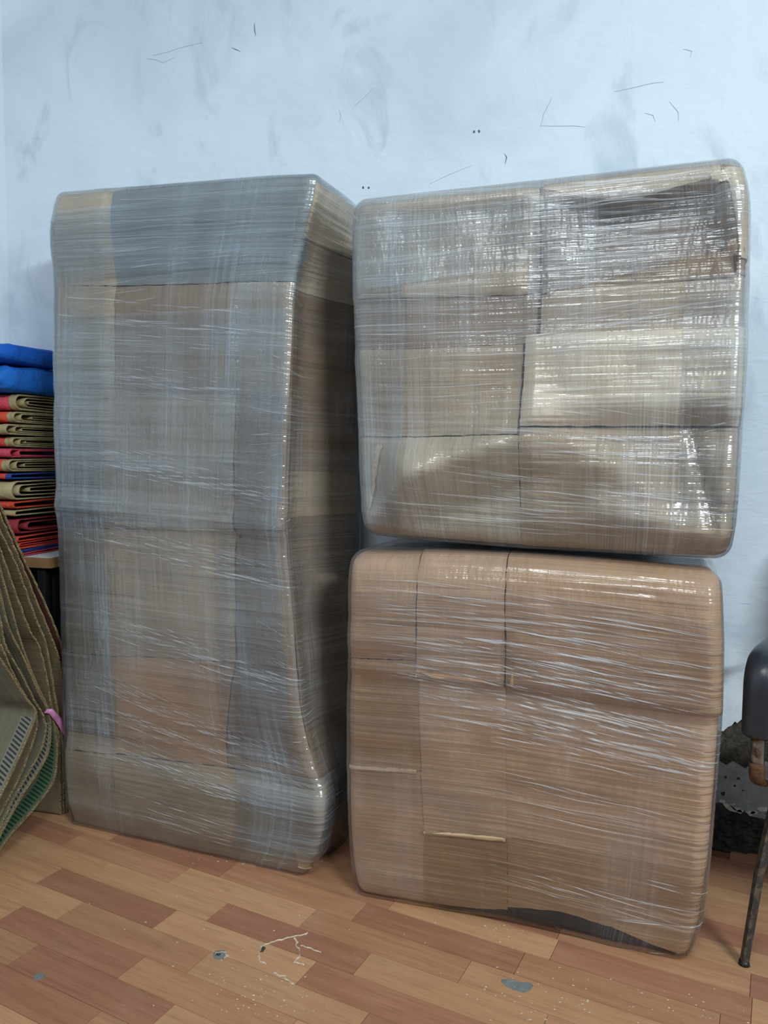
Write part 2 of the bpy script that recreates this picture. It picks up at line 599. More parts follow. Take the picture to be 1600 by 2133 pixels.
wall_line([(0.079, 2.203), (0.13, 2.209), (0.18, 2.216), (0.213, 2.216)], 0.0030)
wall_line([(-0.128, 2.125), (-0.120, 2.16), (-0.104, 2.19), (-0.097, 2.205)], 0.0040)
wall_line([(-0.128, 2.127), (-0.08, 2.122), (-0.03, 2.118), (0.0, 2.112)], 0.0030)
wall_line([(-1.036, 2.53), (-1.035, 2.505), (-1.031, 2.49)], 0.0045, mat='nail')
wall_line([(-1.115, 2.462), (-1.10, 2.455), (-1.085, 2.447)], 0.0035, mat='nail')
wall_line([(-1.42, 2.462), (-1.39, 2.456), (-1.36, 2.443), (-1.32, 2.455)], 0.0028)
wall_line([(-1.40, 2.470), (-1.34, 2.475), (-1.30, 2.483), (-1.22, 2.49)], 0.0022)
wall_line([(-0.752, 2.236), (-0.745, 2.215), (-0.750, 2.195)], 0.0040)
wall_line([(-0.70, 2.24), (-0.67, 2.262), (-0.64, 2.29)], 0.0028)
wall_line([(0.262, 2.30), (0.285, 2.292), (0.281, 2.275)], 0.0040)
wall_line([(0.23, 2.16), (0.254, 2.13), (0.256, 2.105)], 0.0034)
wall_line([(0.165, 2.135), (0.187, 2.127), (0.193, 2.11)], 0.0034)
wall_line([(-0.232, 2.056), (-0.226, 2.045), (-0.230, 2.026)], 0.0048, mat='nail')
wall_line([(0.472, 0.735), (0.485, 0.734), (0.497, 0.735)], 0.0018)
wall_line([(-0.46, 1.985), (-0.40, 2.008), (-0.33, 2.030)], 0.0020)
for x, z in [(-0.671, 1.990), (-0.653, 1.988), (-0.325, 2.128), (-0.31, 2.128)]:
    v, f = extrude_outline(blob(x, z, 0.0038, 8, 0.2, 0.9, 1.1), WALL_Y - 0.001, WALL_Y + 0.004)
    link('nail_hole', v, f, M['nail'], wall_back)

# floor strips, laid at a slant to the wall
PA = math.radians(-13.5)
PITCH, PLEN, V0 = 0.0855, 0.418, 1.160
joint = {1.331: -1.318, 1.4165: -1.642, 1.502: -0.59, 1.5875: -0.49, 1.673: -0.433, 1.2455: -1.135, 1.160: -1.256, 1.0745: -1.088, 0.989: -0.79}
tone = {(1.331, -1.736): 'dark', (1.331, -1.318): 'light', (1.331, -0.90): 'dark', (1.4165, -1.642): 'light', (1.4165, -1.224): 'dark', (1.4165, -0.806): 'light',
        (1.502, -1.008): 'mid', (1.502, -1.426): 'light', (1.502, -0.59): 'light', (1.502, -0.172): 'mid', (1.5875, -0.908): 'dark', (1.5875, -0.49): 'mid', (1.5875, -1.326): 'mid',
        (1.673, -0.851): 'light', (1.673, -0.433): 'dark', (1.673, -0.015): 'light', (1.673, -1.269): 'mid', (1.2455, -1.553): 'mid', (1.2455, -1.135): 'light', (1.2455, -0.717): 'dark', (1.2455, -1.971): 'light',
        (1.160, -1.674): 'dark', (1.160, -1.256): 'mid', (1.160, -0.838): 'light', (1.0745, -1.506): 'dark', (1.0745, -1.088): 'light', (1.0745, -1.924): 'mid', (0.989, -1.208): 'mid', (1.331, -2.154): 'light'}
plank_mesh = {}
gap = 0.0006
for t in ('dark', 'mid', 'light'):
    v, f = box_data(gap, PLEN - gap, gap, PITCH - gap, -0.004, 0.0)
    me = bpy.data.meshes.new('plank_' + t)
    me.from_pydata(v, [], f)
    me.materials.append(M['plank_' + t])
    plank_mesh[t] = me
ca, sa = math.cos(PA), math.sin(PA)
rot = Matrix.Rotation(PA, 4, 'Z')
n_planks = 0
for r in range(-3, 16):
    v0 = V0 + r * PITCH
    key = min(joint, key=lambda q: abs(q - v0))
    ph = joint[key] if abs(key - v0) < 0.01 else random.uniform(0, PLEN)
    k0 = math.floor((-3.0 - ph) / PLEN)
    last = None
    for i in range(16):
        u0 = ph + (k0 + i) * PLEN
        x, y = u0 * ca - v0 * sa, u0 * sa + v0 * ca
        cx, cy = x + PLEN / 2 * ca, y + PLEN / 2 * sa
        # the stretch of floor the photograph shows, and a margin around it
        if cy > WALL_Y - 0.03 or cy < 0.95 or cx < -1.95 or cx > 1.35 or cx < -0.80 * cy - 0.55:
            continue
        far = [(x + a * ca - b * sa, y + a * sa + b * ca) for a in (0, PLEN) for b in (0, PITCH)]
        if max(q[1] for q in far) > WALL_Y + 0.16 or min(q[0] for q in far) < LEFT_X - 0.15:
            continue
        tn = None
        for (tv, tu), nm in tone.items():
            if abs(tv - v0) < 0.01 and abs(tu - u0) < 0.03:
                tn = nm
        if tn is None:
            tn = random.choice([q for q in ('dark', 'mid', 'light') if q != last])
        last = tn
        p = bpy.data.objects.new('plank', plank_mesh[tn])
        COL.objects.link(p)
        p.parent = floor
        p.matrix_local = Matrix.Translation((x, y, 0)) @ rot
        n_planks += 1


def floor_mark(name, pts, mat, h=0.0010):
    v, f = flat_outline(pts, -0.002, h)
    return link(name, v, f, M[mat], floor)


floor_mark('worn_patch', [(-0.131, 1.634), (-0.112, 1.640), (-0.090, 1.634), (-0.070, 1.640), (-0.062, 1.632), (-0.068, 1.614), (-0.080, 1.604), (-0.100, 1.606), (-0.118, 1.615), (-0.130, 1.626)], 'floor_wear')
floor_mark('worn_patch', blob(-1.119, 1.384, 0.012, 10, 0.25, 1.1, 0.9), 'floor_wear')
floor_mark('worn_patch', blob(-0.768, 1.553, 0.016, 10, 0.25, 0.9, 1.0), 'floor_wear')
floor_mark('hole', blob(-0.772, 1.552, 0.006, 8, 0.3), 'floor_hole', 0.0014)
floor_mark('hole', [(-0.684, 1.606), (-0.676, 1.603), (-0.676, 1.588), (-0.684, 1.585)], 'floor_hole', 0.0016)


def floor_crack(pts, w):
    v, f = [], []
    path = [np.array(p) for p in pts]
    fine = []
    for a, b in zip(path[:-1], path[1:]):
        for t in np.linspace(0, 1, 5)[:-1]:
            fine.append(a + (b - a) * t + np.random.uniform(-0.003, 0.003, 2))
    fine.append(path[-1])
    for i, p in enumerate(fine):
        t = fine[min(i + 1, len(fine) - 1)] - fine[max(i - 1, 0)]
        t = t / np.linalg.norm(t)
        n = np.array((-t[1], t[0])) * w * random.uniform(0.2, 1.0)
        v += [(p[0] + n[0], p[1] + n[1], 0.0002), (p[0], p[1], 0.0022), (p[0] - n[0], p[1] - n[1], 0.0002)]
    for i in range(len(fine) - 1):
        a, b = i * 3, i * 3 + 3
        f += [(a, b, b + 1, a + 1), (a + 1, b + 1, b + 2, a + 2)]
    link('chipped_crack', v, f, M['floor_chip'], floor)


floor_crack([(-0.648, 1.547), (-0.673, 1.559), (-0.684, 1.585), (-0.688, 1.608), (-0.664, 1.630), (-0.640, 1.653), (-0.614, 1.665), (-0.600, 1.682)], 0.0028)
floor_crack([(-0.622, 1.655), (-0.606, 1.625), (-0.589, 1.598), (-0.592, 1.572), (-0.567, 1.569)], 0.0028)
floor_crack([(-0.602, 1.630), (-0.575, 1.628), (-0.545, 1.620)], 0.0022)
floor_crack([(-0.625, 1.525), (-0.600, 1.522), (-0.585, 1.512), (-0.565, 1.500)], 0.0022)
floor_crack([(-0.782, 1.552), (-0.765, 1.565), (-0.748, 1.556), (-0.752, 1.540)], 0.0026)
# loose pale grit ground into the strips
gv, gf = [], []


def grit(cx, cy, sp, n):
    for _ in range(n):
        x, y = random.gauss(cx, sp), random.gauss(cy, sp * 0.7)
        r = random.uniform(0.0012, 0.0036)
        a = random.uniform(0, 3)
        b = len(gv)
        for k in range(5):
            q = a + k * 1.2566
            gv.append((x + r * math.cos(q) * random.uniform(0.5, 1.4), y + r * math.sin(q) * random.uniform(0.4, 1), 0.0004))
        gv.append((x, y, 0.0014))
        for k in range(5):
            gf.append((b + k, b + (k + 1) % 5, b + 5))


grit(-0.63, 1.45, 0.07, 60)
grit(0.02, 1.56, 0.10, 60)
grit(0.27, 1.62, 0.09, 40)
grit(-0.14, 1.80, 0.03, 16)
grit(-0.6, 1.6, 0.5, 70)
grit(-1.0, 1.95, 0.07, 18)
link('floor_grit', gv, gf, M['floor_chip'], floor, props={'kind': 'stuff'})


# ------------------------------------------------------------------ film-wrapped parcels
def sm(pts):
    """smoothed piecewise-linear curve through (coordinate, value) points"""
    pts = sorted(pts)
    xs, ys = np.array([p[0] for p in pts]), np.array([p[1] for p in pts])

    def g(x):
        x = np.asarray(x, float)
        acc = 0
        for d in (-0.03, -0.015, 0, 0.015, 0.03):
            acc = acc + np.interp(x + d, xs, ys)
        return acc / 5
    return g


def sstep(x, a, b):
    t = np.clip((x - a) / (b - a), 0, 1)
    return t * t * (3 - 2 * t)


def value_noise(seed, n=64):
    rs = np.random.RandomState(seed)
    g = rs.uniform(-1, 1, (n, n))

    def f(x, y):
        x, y = np.asarray(x, float) % (n - 1), np.asarray(y, float) % (n - 1)
        i, j = np.floor(x).astype(int), np.floor(y).astype(int)
        a, b = x - i, y - j
        a, b = a * a * (3 - 2 * a), b * b * (3 - 2 * b)
        i2, j2 = (i + 1) % n, (j + 1) % n
        return (g[i, j] * (1 - a) * (1 - b) + g[i2, j] * a * (1 - b) + g[i, j2] * (1 - a) * b + g[i2, j2] * a * b)
    return f


class Parcel:
    def __init__(self, name, label, origin, yaw, lean, W, D, H, r, L, R, B, T, dent, seed, back=None):
        y, l = math.radians(yaw), math.radians(lean)
        X = Vector((math.cos(y), math.sin(y), 0))
        Yh = Vector((-math.sin(y), math.cos(y), 0))
        Z = Vector((0, 0, 1)) * math.cos(l) + Yh * math.sin(l)
        Y = Yh * math.cos(l) - Vector((0, 0, 1)) * math.sin(l)
        m = Matrix((X, Y, Z)).transposed().to_4x4()
        m.translation = Vector(origin)
        self.root = empty(name, None, label, 'parcel', None, m)
        self.W, self.D, self.H, self.r = W, D, H, r
        self.L, self.R = sm([(z, x) for x, z in L]), sm([(z, x) for x, z in R])
        self.B, self.T = sm(B), sm(T)
        self.dent, self.back = dent, back
        self.nz = value_noise(seed)
        self.gap = 0.0006

    def sharp(self, s, t):
        """unfolded front coordinates to the sharp box; beyond an edge the sheet wraps onto the next face"""
        s, t = np.asarray(s, float), np.asarray(t, float)
        W, H = self.W, self.H
        x = np.clip(s, 0, W)
        z = np.clip(t, 0, H)
        y = np.maximum(np.maximum(s - W, -s), np.maximum(t - H, -t))
        y = np.clip(y, 0, self.D)
        return np.stack([x, y, z], -1)

    def shape(self, p, off, film=0.0):
        W, D, H, r = self.W, self.D, self.H, self.r
        lo, hi = np.array([r] * 3), np.array([W - r, D - r, H - r])
        q = np.clip(p, lo, hi)
        d = p - q
        ln = np.maximum(np.linalg.norm(d, axis=-1, keepdims=True), 1e-9)
        off = np.asarray(off, float)
        off = off[..., None] if off.ndim else off
        p = q + d / ln * (r + off)
        x, y, z = p[..., 0], p[..., 1], p[..., 2]
        v = np.clip(y / D, 0, 1)
        w = z / H
        u = x / W
        zt = self.T(x)
        zb = self.B(x)
        z2 = zb + (zt - zb) * w
        if self.back is not None:
            rb = self.back(z2)
            xr = self.R(z2) * (1 - sstep(v, 0.1, 1.0)) + rb * sstep(v, 0.1, 1.0)
        else:
            xr = self.R(z2)
        xl = self.L(z2)
        x2 = xl + (xr - xl) * u
        dn = self.dent(x2, z2)
        dn = dn + 0.0035 * self.nz(x2 * 9 + 20, z2 * 9 + 20) + 0.0018 * self.nz(x2 * 23 + 7, z2 * 23 + 31)
        if film:
            dn = np.where(dn > 0, dn * (1 - film), dn)
        front = 1 - sstep(v, 0.0, 0.55)
        y2 = y + dn * front
        # a little softness on the side faces too
        x2 = x2 + 0.004 * self.nz(y * 12 + 3, z2 * 10 + 9) * sstep(v, 0.05, 0.3)
        return np.stack([x2, y2, z2], -1)

    def cube(self, name, off, mat, film=0.0, n=(44, 16, 60), smooth=True):
        W, D, H = self.W, self.D, self.H
        V, F, UV = [], [], []

        def grid(fn, a, b, flip):
            base = sum(len(q) for q in V)
            A, Bq = np.meshgrid(a, b, indexing='ij')
            P, uv = fn(A, Bq)
            V.append(self.shape(P.reshape(-1, 3), off, film))
            UV.append(uv.reshape(-1, 2))
            na, nb = len(a), len(b)
            for i in range(na - 1):
                for j in range(nb - 1):
                    c = (base + i * nb + j, base + (i + 1) * nb + j, base + (i + 1) * nb + j + 1, base + i * nb + j + 1)
                    F.append(c[::-1] if flip else c)

        def ax(L, k):
            e = np.linspace(0, 1, k)
            mid = np.linspace(self.r, L - self.r, k)
            c = np.linspace(0, self.r, 7)[:-1]
            return np.concatenate([c, mid, L - c[::-1]])
        xs, ys, zs = ax(W, n[0]), ax(D, n[1]), ax(H, n[2])
        st = lambda *a: np.stack(np.broadcast_arrays(*a), -1)
        grid(lambda a, b: (st(a, 0 * a, b), st(a, b)), xs, zs, False)
        grid(lambda a, b: (st(a, 0 * a + D, b), st(W + D + W - a, b)), xs, zs, True)
        grid(lambda a, b: (st(0 * a + W, a, b), st(W + a, b)), ys, zs, False)
        grid(lambda a, b: (st(0 * a, a, b), st(-a, b)), ys, zs, True)
        grid(lambda a, b: (st(a, b, 0 * a + H), st(a, H + b)), xs, ys, False)
        grid(lambda a, b: (st(a, b, 0 * a), st(a, -b)), xs, ys, True)
        return link(name, np.concatenate(V), F, mat, self.root, np.concatenate(UV), smooth)

    def norm(self, x, z):
        """front-plane position to nominal unfolded coordinates"""
        zb, zt = float(self.B(x)), float(self.T(x))
        xl, xr = float(self.L(z)), float(self.R(z))
        s = (x - xl) / (xr - xl) * self.W
        t = (z - zb) / (zt - zb) * self.H
        # s first used the true x; refine the vertical with the nominal x the shape will use
        zb, zt = float(self.B(s)), float(self.T(s))
        t = (z - zb) / (zt - zb) * self.H
        return s, t

    def panel(self, top, bot, mat, layer=1, wrap='', deep=0.16, name='cardboard_panel', curl=0.0, thick=0.0035, gap=None, rag=0.0012, label=None, raw=False, off0=None, uvrot=False):
        """a board between a top and a bottom line of front-plane points; wrap 'lrtb' folds it over those edges"""
        n1, n2 = 26, 22
        gap = self.gap if gap is None else gap
        tp = np.array(top if raw else [self.norm(*p) for p in top], float)
        bp = np.array(bot if raw else [self.norm(*p) for p in bot], float)

        def samp(line, u):
            d = np.linspace(0, 1, len(line))
            return np.stack([np.interp(u, d, line[:, 0]), np.interp(u, d, line[:, 1])], -1)
        us, ws = np.linspace(0, 1, n1), np.linspace(0, 1, n2)
        A, Bm = samp(tp, us), samp(bp, us)
        G = A[:, None, :] * (1 - ws[None, :, None]) + Bm[:, None, :] * ws[None, :, None]
        S, T = G[..., 0].copy(), G[..., 1].copy()
        S += (gap * (0.5 - us) * 2)[:, None]
        T += (gap * (ws - 0.5) * 2)[None, :]
        rs = np.random.RandomState(len(self.root.children) * 13 + 5)
        e = rs.uniform(-rag, rag, (4, max(n1, n2)))
        T[:, 0] += e[0, :n1]
        T[:, -1] += e[1, :n1]
        S[0, :] += e[2, :n2]
        S[-1, :] += e[3, :n2]
        ext = np.linspace(0, 1, 13)[1:]
        if 'r' in wrap:
            S = np.concatenate([S, S[-1:, :] + (ext * deep)[:, None]], 0)
            T = np.concatenate([T, np.repeat(T[-1:, :], 12, 0)], 0)
        if 'l' in wrap:
            S = np.concatenate([S[:1, :] - (ext[::-1] * deep)[:, None], S], 0)
            T = np.concatenate([np.repeat(T[:1, :], 12, 0), T], 0)
        if 't' in wrap:
            S = np.concatenate([np.repeat(S[:, :1], 12, 1), S], 1)
            T = np.concatenate([T[:, :1] + (ext[::-1] * deep)[None, :], T], 1)
        if 'b' in wrap:
            S = np.concatenate([S, np.repeat(S[:, -1:], 12, 1)], 1)
            T = np.concatenate([T, T[:, -1:] - (ext * deep)[None, :]], 1)
        a, b = S.shape
        # where a board wraps two edges the overlap tucks under: keep the corner on the side face
        off = np.full((a, b), 0.0012 + 0.0021 * layer if off0 is None else off0)
        if curl:
            off = off + curl * np.linspace(0, 1, b)[None, :] ** 6
        P = self.sharp(S, T)
        outer = self.shape(P, off)
        inner = self.shape(P, off - thick)
        UV = np.stack([S, T], -1).reshape(-1, 2)
        F = []
        for i in range(a - 1):
            for j in range(b - 1):
                c = (i * b + j, i * b + j + 1, (i + 1) * b + j + 1, (i + 1) * b + j)
                F.append(c)
        N = a * b
        V = outer.reshape(-1, 3)
        if thick:
            rim = [i * b for i in range(a)] + [(a - 1) * b + j for j in range(1, b)] + [i * b + b - 1 for i in range(a - 2, -1, -1)] + [j for j in range(b - 2, 0, -1)]
            n = len(rim)
            V = np.concatenate([V, V[rim], inner.reshape(-1, 3)[rim]])
            UV = np.concatenate([UV, UV[rim], UV[rim]])
            for i in range(n):
                p, q = N + i, N + (i + 1) % n
                F.append((p, q, q + n, p + n))
        o = link(name, V, F, M[mat], self.root, UV, True)
        if label:
            o['label'] = label
        return o

    def pleats(self, bands, off=0.0, film=0.35, mat='pleat_soft'):
        """drawn-film ridges; each band: (t0 at the left, slope, spread, count, s range, width)"""
        V, F, UV = [], [], []
        rs = np.random.RandomState(int(self.W * 1000) + int(self.H * 100))
        for (t0, slope, spread, count, s0, s1, wd) in bands:
            for _ in range(count):
                a = s0 + rs.uniform(-0.02, 0.25) * (s1 - s0) * rs.rand()
                b = s1 - rs.uniform(-0.02, 0.35) * (s1 - s0) * rs.rand()
                n = max(12, int((b - a) / 0.018))
                s = np.linspace(a, b, n)
                # strands draw together towards the right end
                c = rs.normal(0, spread)
                con = 1 - 0.35 * (s - s0) / max(1e-6, s1 - s0)
                t = t0 + slope * (s - s0) + c * con + 0.002 * np.sin(s * rs.uniform(10, 30) + rs.uniform(0, 6))
                w = wd * rs.uniform(0.4, 1.3)
                pro = np.sin(np.linspace(0, np.pi, n)) ** 0.5 * w
                hgt = 0.0012 * (pro / wd + 0.1)
                lo = self.shape(self.sharp(s, t - pro), off, film)
                mi = self.shape(self.sharp(s, t), off + hgt, film)
                hi = self.shape(self.sharp(s, t + pro), off, film)
                base = sum(len(q) for q in V)
                V += [lo, mi, hi]
                UV += [np.stack([s, t], -1)] * 3
                for i in range(n - 1):
                    F.append((base + i, base + i + 1, base + n + i + 1, base + n + i))
                    F.append((base + n + i, base + n + i + 1, base + 2 * n + i + 1, base + 2 * n + i))
        return link('film_pleats', np.concatenate(V), F, M[mat], self.root, np.concatenate(UV), True, props={'kind': 'stuff'})


def ridge(x, z, p, q, height, width):
    """a crease of given height along the segment p-q"""
    px, pz = p
    dx, dz = q[0] - px, q[1] - pz
    L2 = dx * dx + dz * dz
    t = np.clip(((x - px) * dx + (z - pz) * dz) / L2, 0, 1)
    d = np.hypot(x - px - t * dx, z - pz - t * dz)
    return height * np.clip(1 - d / width, 0, 1)


def groove(x, z, p, q, depth, width):
    return ridge(x, z, p, q, depth, width)


# ---- tall parcel at the left
def profile(pts):
    pts = sorted(pts)
    zs, ys = np.array([p[0] for p in pts]), np.array([p[1] for p in pts])
    return lambda z: np.interp(z, zs, ys)


tall_prof = profile([(0.0, 0.010), (0.06, -0.010), (0.20, -0.012), (0.25, -0.004), (0.262, 0.004), (0.53, 0.006), (0.55, 0.010), (0.565, 0.006), (0.90, 0.010), (0.928, 0.018), (0.935, 0.004), (0.985, -0.004),
                     (1.02, 0.006), (1.29, 0.008), (1.318, 0.014), (1.33, 0.008), (1.58, 0.012), (1.63, 0.020), (1.66, 0.014), (1.80, -0.012), (1.86, -0.008), (1.93, 0.010)])


def dent_tall(x, z):
    d = tall_prof(z + 0.03 * (x - 0.4))
    d = d + 0.012 * sstep(x, 0.58, 0.60) * sstep(z, 0.26, 0.34) * (1 - sstep(z, 1.50, 1.6))
    d = d - 0.008 * (1 - sstep(x, 0.15, 0.19)) * sstep(z, 0.9, 1.3)
    return d


tall = Parcel('wrapped_parcel', 'tall cardboard parcel in stretch film standing upright beside the folded fabric pile', (-1.504, 2.014, 0.002), -7.07, 1.0, 0.83, 0.30, 1.89, 0.014,
              [(0.012, -0.0), (-0.005, 0.235), (-0.018, 0.475), (-0.027, 0.699), (-0.034, 0.921), (-0.037, 1.318), (-0.041, 1.651), (-0.030, 1.80), (-0.012, 1.923)],
              [(0.80, 0.0), (0.845, 0.05), (0.872, 0.155), (0.868, 0.247), (0.835, 0.307), (0.795, 0.434), (0.765, 0.694), (0.742, 0.889), (0.738, 1.084), (0.744, 1.252), (0.752, 1.468), (0.757, 1.62), (0.792, 1.72), (0.826, 1.80), (0.832, 1.862)],
              [(0.0, 0.0), (0.83, 0.0)], [(-0.015, 1.917), (0.208, 1.908), (0.439, 1.895), (0.713, 1.880), (0.84, 1.868)], dent_tall, 3,
              back=sm([(0, 0.84), (0.25, 0.86), (0.9, 0.835), (1.6, 0.83), (1.9, 0.84)]))
tall.cube('core', -0.004, M['core'])
P = tall.panel
W_, D_ = 0.83, 0.285
P([(-0.02, 1.908), (0.182, 1.903)], [(-0.039, 1.654), (0.182, 1.640)], 'card_pale', 1, 'lt')
P([(0.182, 1.904), (0.50, 1.888), (0.828, 1.862)], [(0.182, 1.640), (0.50, 1.625), (0.762, 1.612)], 'card_blue_haze', 2, 'rt', 0.030)
P([(-0.039, 1.654), (0.179, 1.638)], [(-0.037, 1.312), (0.183, 1.310)], 'card_pale', 2, 'l')
P([(0.179, 1.638), (0.589, 1.620)], [(0.183, 1.322), (0.589, 1.317)], 'card_brown_v', 1)
P([(0.589, 1.620), (0.756, 1.612)], [(0.589, 1.315), (0.747, 1.305)], 'card_grey_v', 0, 'r', 0.02)
P([(-0.037, 1.312), (0.183, 1.310)], [(-0.034, 0.924), (0.180, 0.925)], 'card_grey', 1, 'l')
P([(0.183, 1.322), (0.589, 1.317)], [(0.180, 0.930), (0.590, 0.943)], 'card_grey_v', 3, '', 0, curl=0.003)
P([(0.184, 0.972), (0.588, 0.980)], [(0.180, 0.926), (0.590, 0.938)], 'card_pale', 4, '', 0, name='folded_lip')
P([(0.589, 1.315), (0.747, 1.305)], [(0.590, 0.942), (0.744, 0.944)], 'card_brown_v', 1, 'r', 0.02)
P([(-0.034, 0.924), (0.180, 0.925)], [(-0.018, 0.535), (0.184, 0.541)], 'card_grey', 0, 'l')
P([(0.180, 0.926), (0.590, 0.940)], [(0.184, 0.545), (0.592, 0.569)], 'card_grey', 2)
P([(0.590, 0.942), (0.744, 0.944)], [(0.593, 0.563), (0.760, 0.561)], 'card_brown_v', 0, 'r', 0.02)
P([(-0.018, 0.535), (0.184, 0.541)], [(-0.005, 0.238), (0.187, 0.248)], 'card_grey', 1, 'l')
P([(0.184, 0.545), (0.592, 0.569)], [(0.187, 0.252), (0.572, 0.265)], 'card_tan', 2)
P([(0.593, 0.563), (0.760, 0.561)], [(0.572, 0.265), (0.840, 0.270)], 'card_brown', 1, 'r', 0.02)
P([(-0.005, 0.238), (0.179, 0.247)], [(0.005, 0.004), (0.191, 0.004)], 'card_grey', 2, 'lb', 0.1)
P([(0.179, 0.250), (0.5, 0.262), (0.862, 0.273)], [(0.191, 0.004), (0.5, 0.003), (0.81, 0.003)], 'card_grey', 3, 'r', 0.08)
# right-hand side boards: pale top carries painted light, darker browns painted shade
for t1, t0, mt, ly in ((1.876, 1.74, 'card_pale', 3), (1.75, 1.61, 'card_grey', 2), (1.615, 1.24, 'card_brown', 1), (1.245, 1.12, 'card_brown', 2), (1.125, 0.985, 'card_grey', 1), (0.99, 0.55, 'card_brown', 2), (0.552, 0.30, 'card_brown', 1), (0.302, 0.006, 'card_brown', 0)):
    P([(W_ + 0.004, t1), (W_ + D_, t1 + 0.004)], [(W_ + 0.004, t0), (W_ + D_, t0 - 0.004)], mt, ly, raw=True)
# small folded tuck at the near lower corner
P([(0.79, 0.085), (0.840, 0.070)], [(0.805, 0.030), (0.835, 0.022)], 'card_fold', 4, '', 0, name='corner_tuck', curl=0.004)
tall.cube('stretch_film', 0.0125, M['film_tall'], film=0.45, n=(40, 12, 80))
# extra wraps of film where the roll overlapped
P([(0.585, 1.62), (0.745, 1.61)], [(0.575, 0.30), (0.78, 0.30)], 'film_band_v', off0=0.0145, thick=0, rag=0.0, name='film_overlap', wrap='r', deep=0.02)
P([(-0.034, 1.84), (0.18, 1.84)], [(-0.034, 0.30), (0.19, 0.30)], 'film_band_v', off0=0.0140, thick=0, rag=0.0, name='film_overlap', wrap='l', deep=0.05)
P([(-0.03, 1.86), (0.80, 1.84)], [(-0.03, 1.66), (0.76, 1.66)], 'film_band_h', off0=0.0150, thick=0, rag=0.0, name='film_overlap')
P([(-0.034, 1.56), (0.745, 1.54)], [(-0.034, 0.928), (0.735, 0.946)], 'film_band_h', off0=0.0155, thick=0, rag=0.0, name='film_overlap')
P([(0.60, 0.28), (0.86, 0.28)], [(0.60, 0.05), (0.84, 0.05)], 'film_band_h', off0=0.0150, thick=0, rag=0.0, name='film_overlap', wrap='r', deep=0.05)
tall.pleats([(1.50, -0.05, 0.05, 20, -0.05, 0.95, 0.0011), (1.38, -0.09, 0.03, 18, -0.04, 0.98, 0.0011), (1.17, -0.15, 0.03, 26, -0.05, 0.95, 0.0012), (0.93, -0.14, 0.03, 18, -0.05, 0.92, 0.0011),
             (0.66, -0.17, 0.03, 18, 0.10, 0.92, 0.0012), (0.46, -0.22, 0.045, 20, 0.05, 0.90, 0.0012), (0.28, -0.16, 0.03, 18, 0.1, 0.92, 0.0012), (0.14, -0.10, 0.04, 16, 0.15, 0.98, 0.0011),
             (1.70, 0.05, 0.07, 26, -0.06, 1.0, 0.0010), (1.80, -0.05, 0.04, 16, -0.06, 1.0, 0.0010), (0.15, 0.0, 0.07, 26, 0.62, 0.98, 0.0011), (1.25, 0.02, 0.16, 40, 0.70, 0.92, 0.0012), (0.50, -0.05, 0.12, 24, 0.72, 0.90, 0.0012)], 0.0137, 0.45)

# ---- upper right parcel
up_r = profile([(0.0, 0.012), (0.05, -0.006), (0.20, -0.010), (0.272, 0.000), (0.280, 0.008), (0.286, -0.002), (0.335, -0.016), (0.478, -0.012), (0.496, -0.006), (0.500, 0.010), (0.58, 0.002), (0.594, 0.000), (0.602, 0.012),
                (0.68, 0.012), (0.79, 0.0), (0.82, 0.004), (0.86, 0.022)])
up_l = profile([(0.0, 0.012), (0.05, 0.0), (0.20, 0.0), (0.256, 0.004), (0.264, 0.016), (0.29, 0.012), (0.474, 0.002), (0.482, 0.014), (0.588, 0.016), (0.600, 0.010), (0.608, 0.000), (0.68, 0.004), (0.80, 0.004), (0.825, -0.002), (0.86, 0.022)])
rim_z = sm([(0.44, 0.825), (0.52, 0.800), (0.62, 0.778), (0.70, 0.790), (0.78, 0.812), (0.86, 0.815)])
rim_x = sm([(0.58, 0.872), (0.66, 0.868), (0.72, 0.842), (0.80, 0.828), (0.84, 0.822)])


def dent_upper(x, z):
    m = sstep(x, 0.405, 0.43)
    d = up_l(z) * (1 - m) + up_r(z - 0.014 * sstep(x, 0.5, 0.85) * sstep(z, 0.52, 0.58)) * m
    d = d + groove(x, z, (0.441, 0.86), (0.446, 0.60), 0.010, 0.025)
    d = d + groove(x, z, (0.446, 0.60), (0.446, 0.51), 0.010, 0.010)
    d = d - ridge(x, z, (0.40, 0.262), (0.16, 0.172), 0.040, 0.12)
    d = d - ridge(x, z, (0.16, 0.172), (0.05, 0.055), 0.022, 0.09)
    d = d - ridge(x, z, (0.50, 0.27), (0.72, 0.11), 0.012, 0.10)
    d = d - ridge(x, z, (0.60, 0.085), (0.84, 0.04), 0.018, 0.06)
    d = d + groove(x, z, (0.785, 0.29), (0.845, 0.05), 0.010, 0.02)
    # the top right board is pressed in behind its rim
    sunk = sstep(rim_z(x) - z, 0.0, 0.012) * sstep(rim_x(z) - x, 0.0, 0.010) * sstep(z, 0.600, 0.606) * sstep(x, 0.445, 0.60)
    d = d + sunk * (0.020 + 0.030 * sstep(z, 0.60, 0.76))
    # and the left half sags a little under its top edge
    d = d + 0.016 * sstep(0.822 - z, 0.0, 0.02) * sstep(z, 0.64, 0.78) * sstep(x, 0.03, 0.12) * (1 - sstep(x, 0.36, 0.43))
    return d


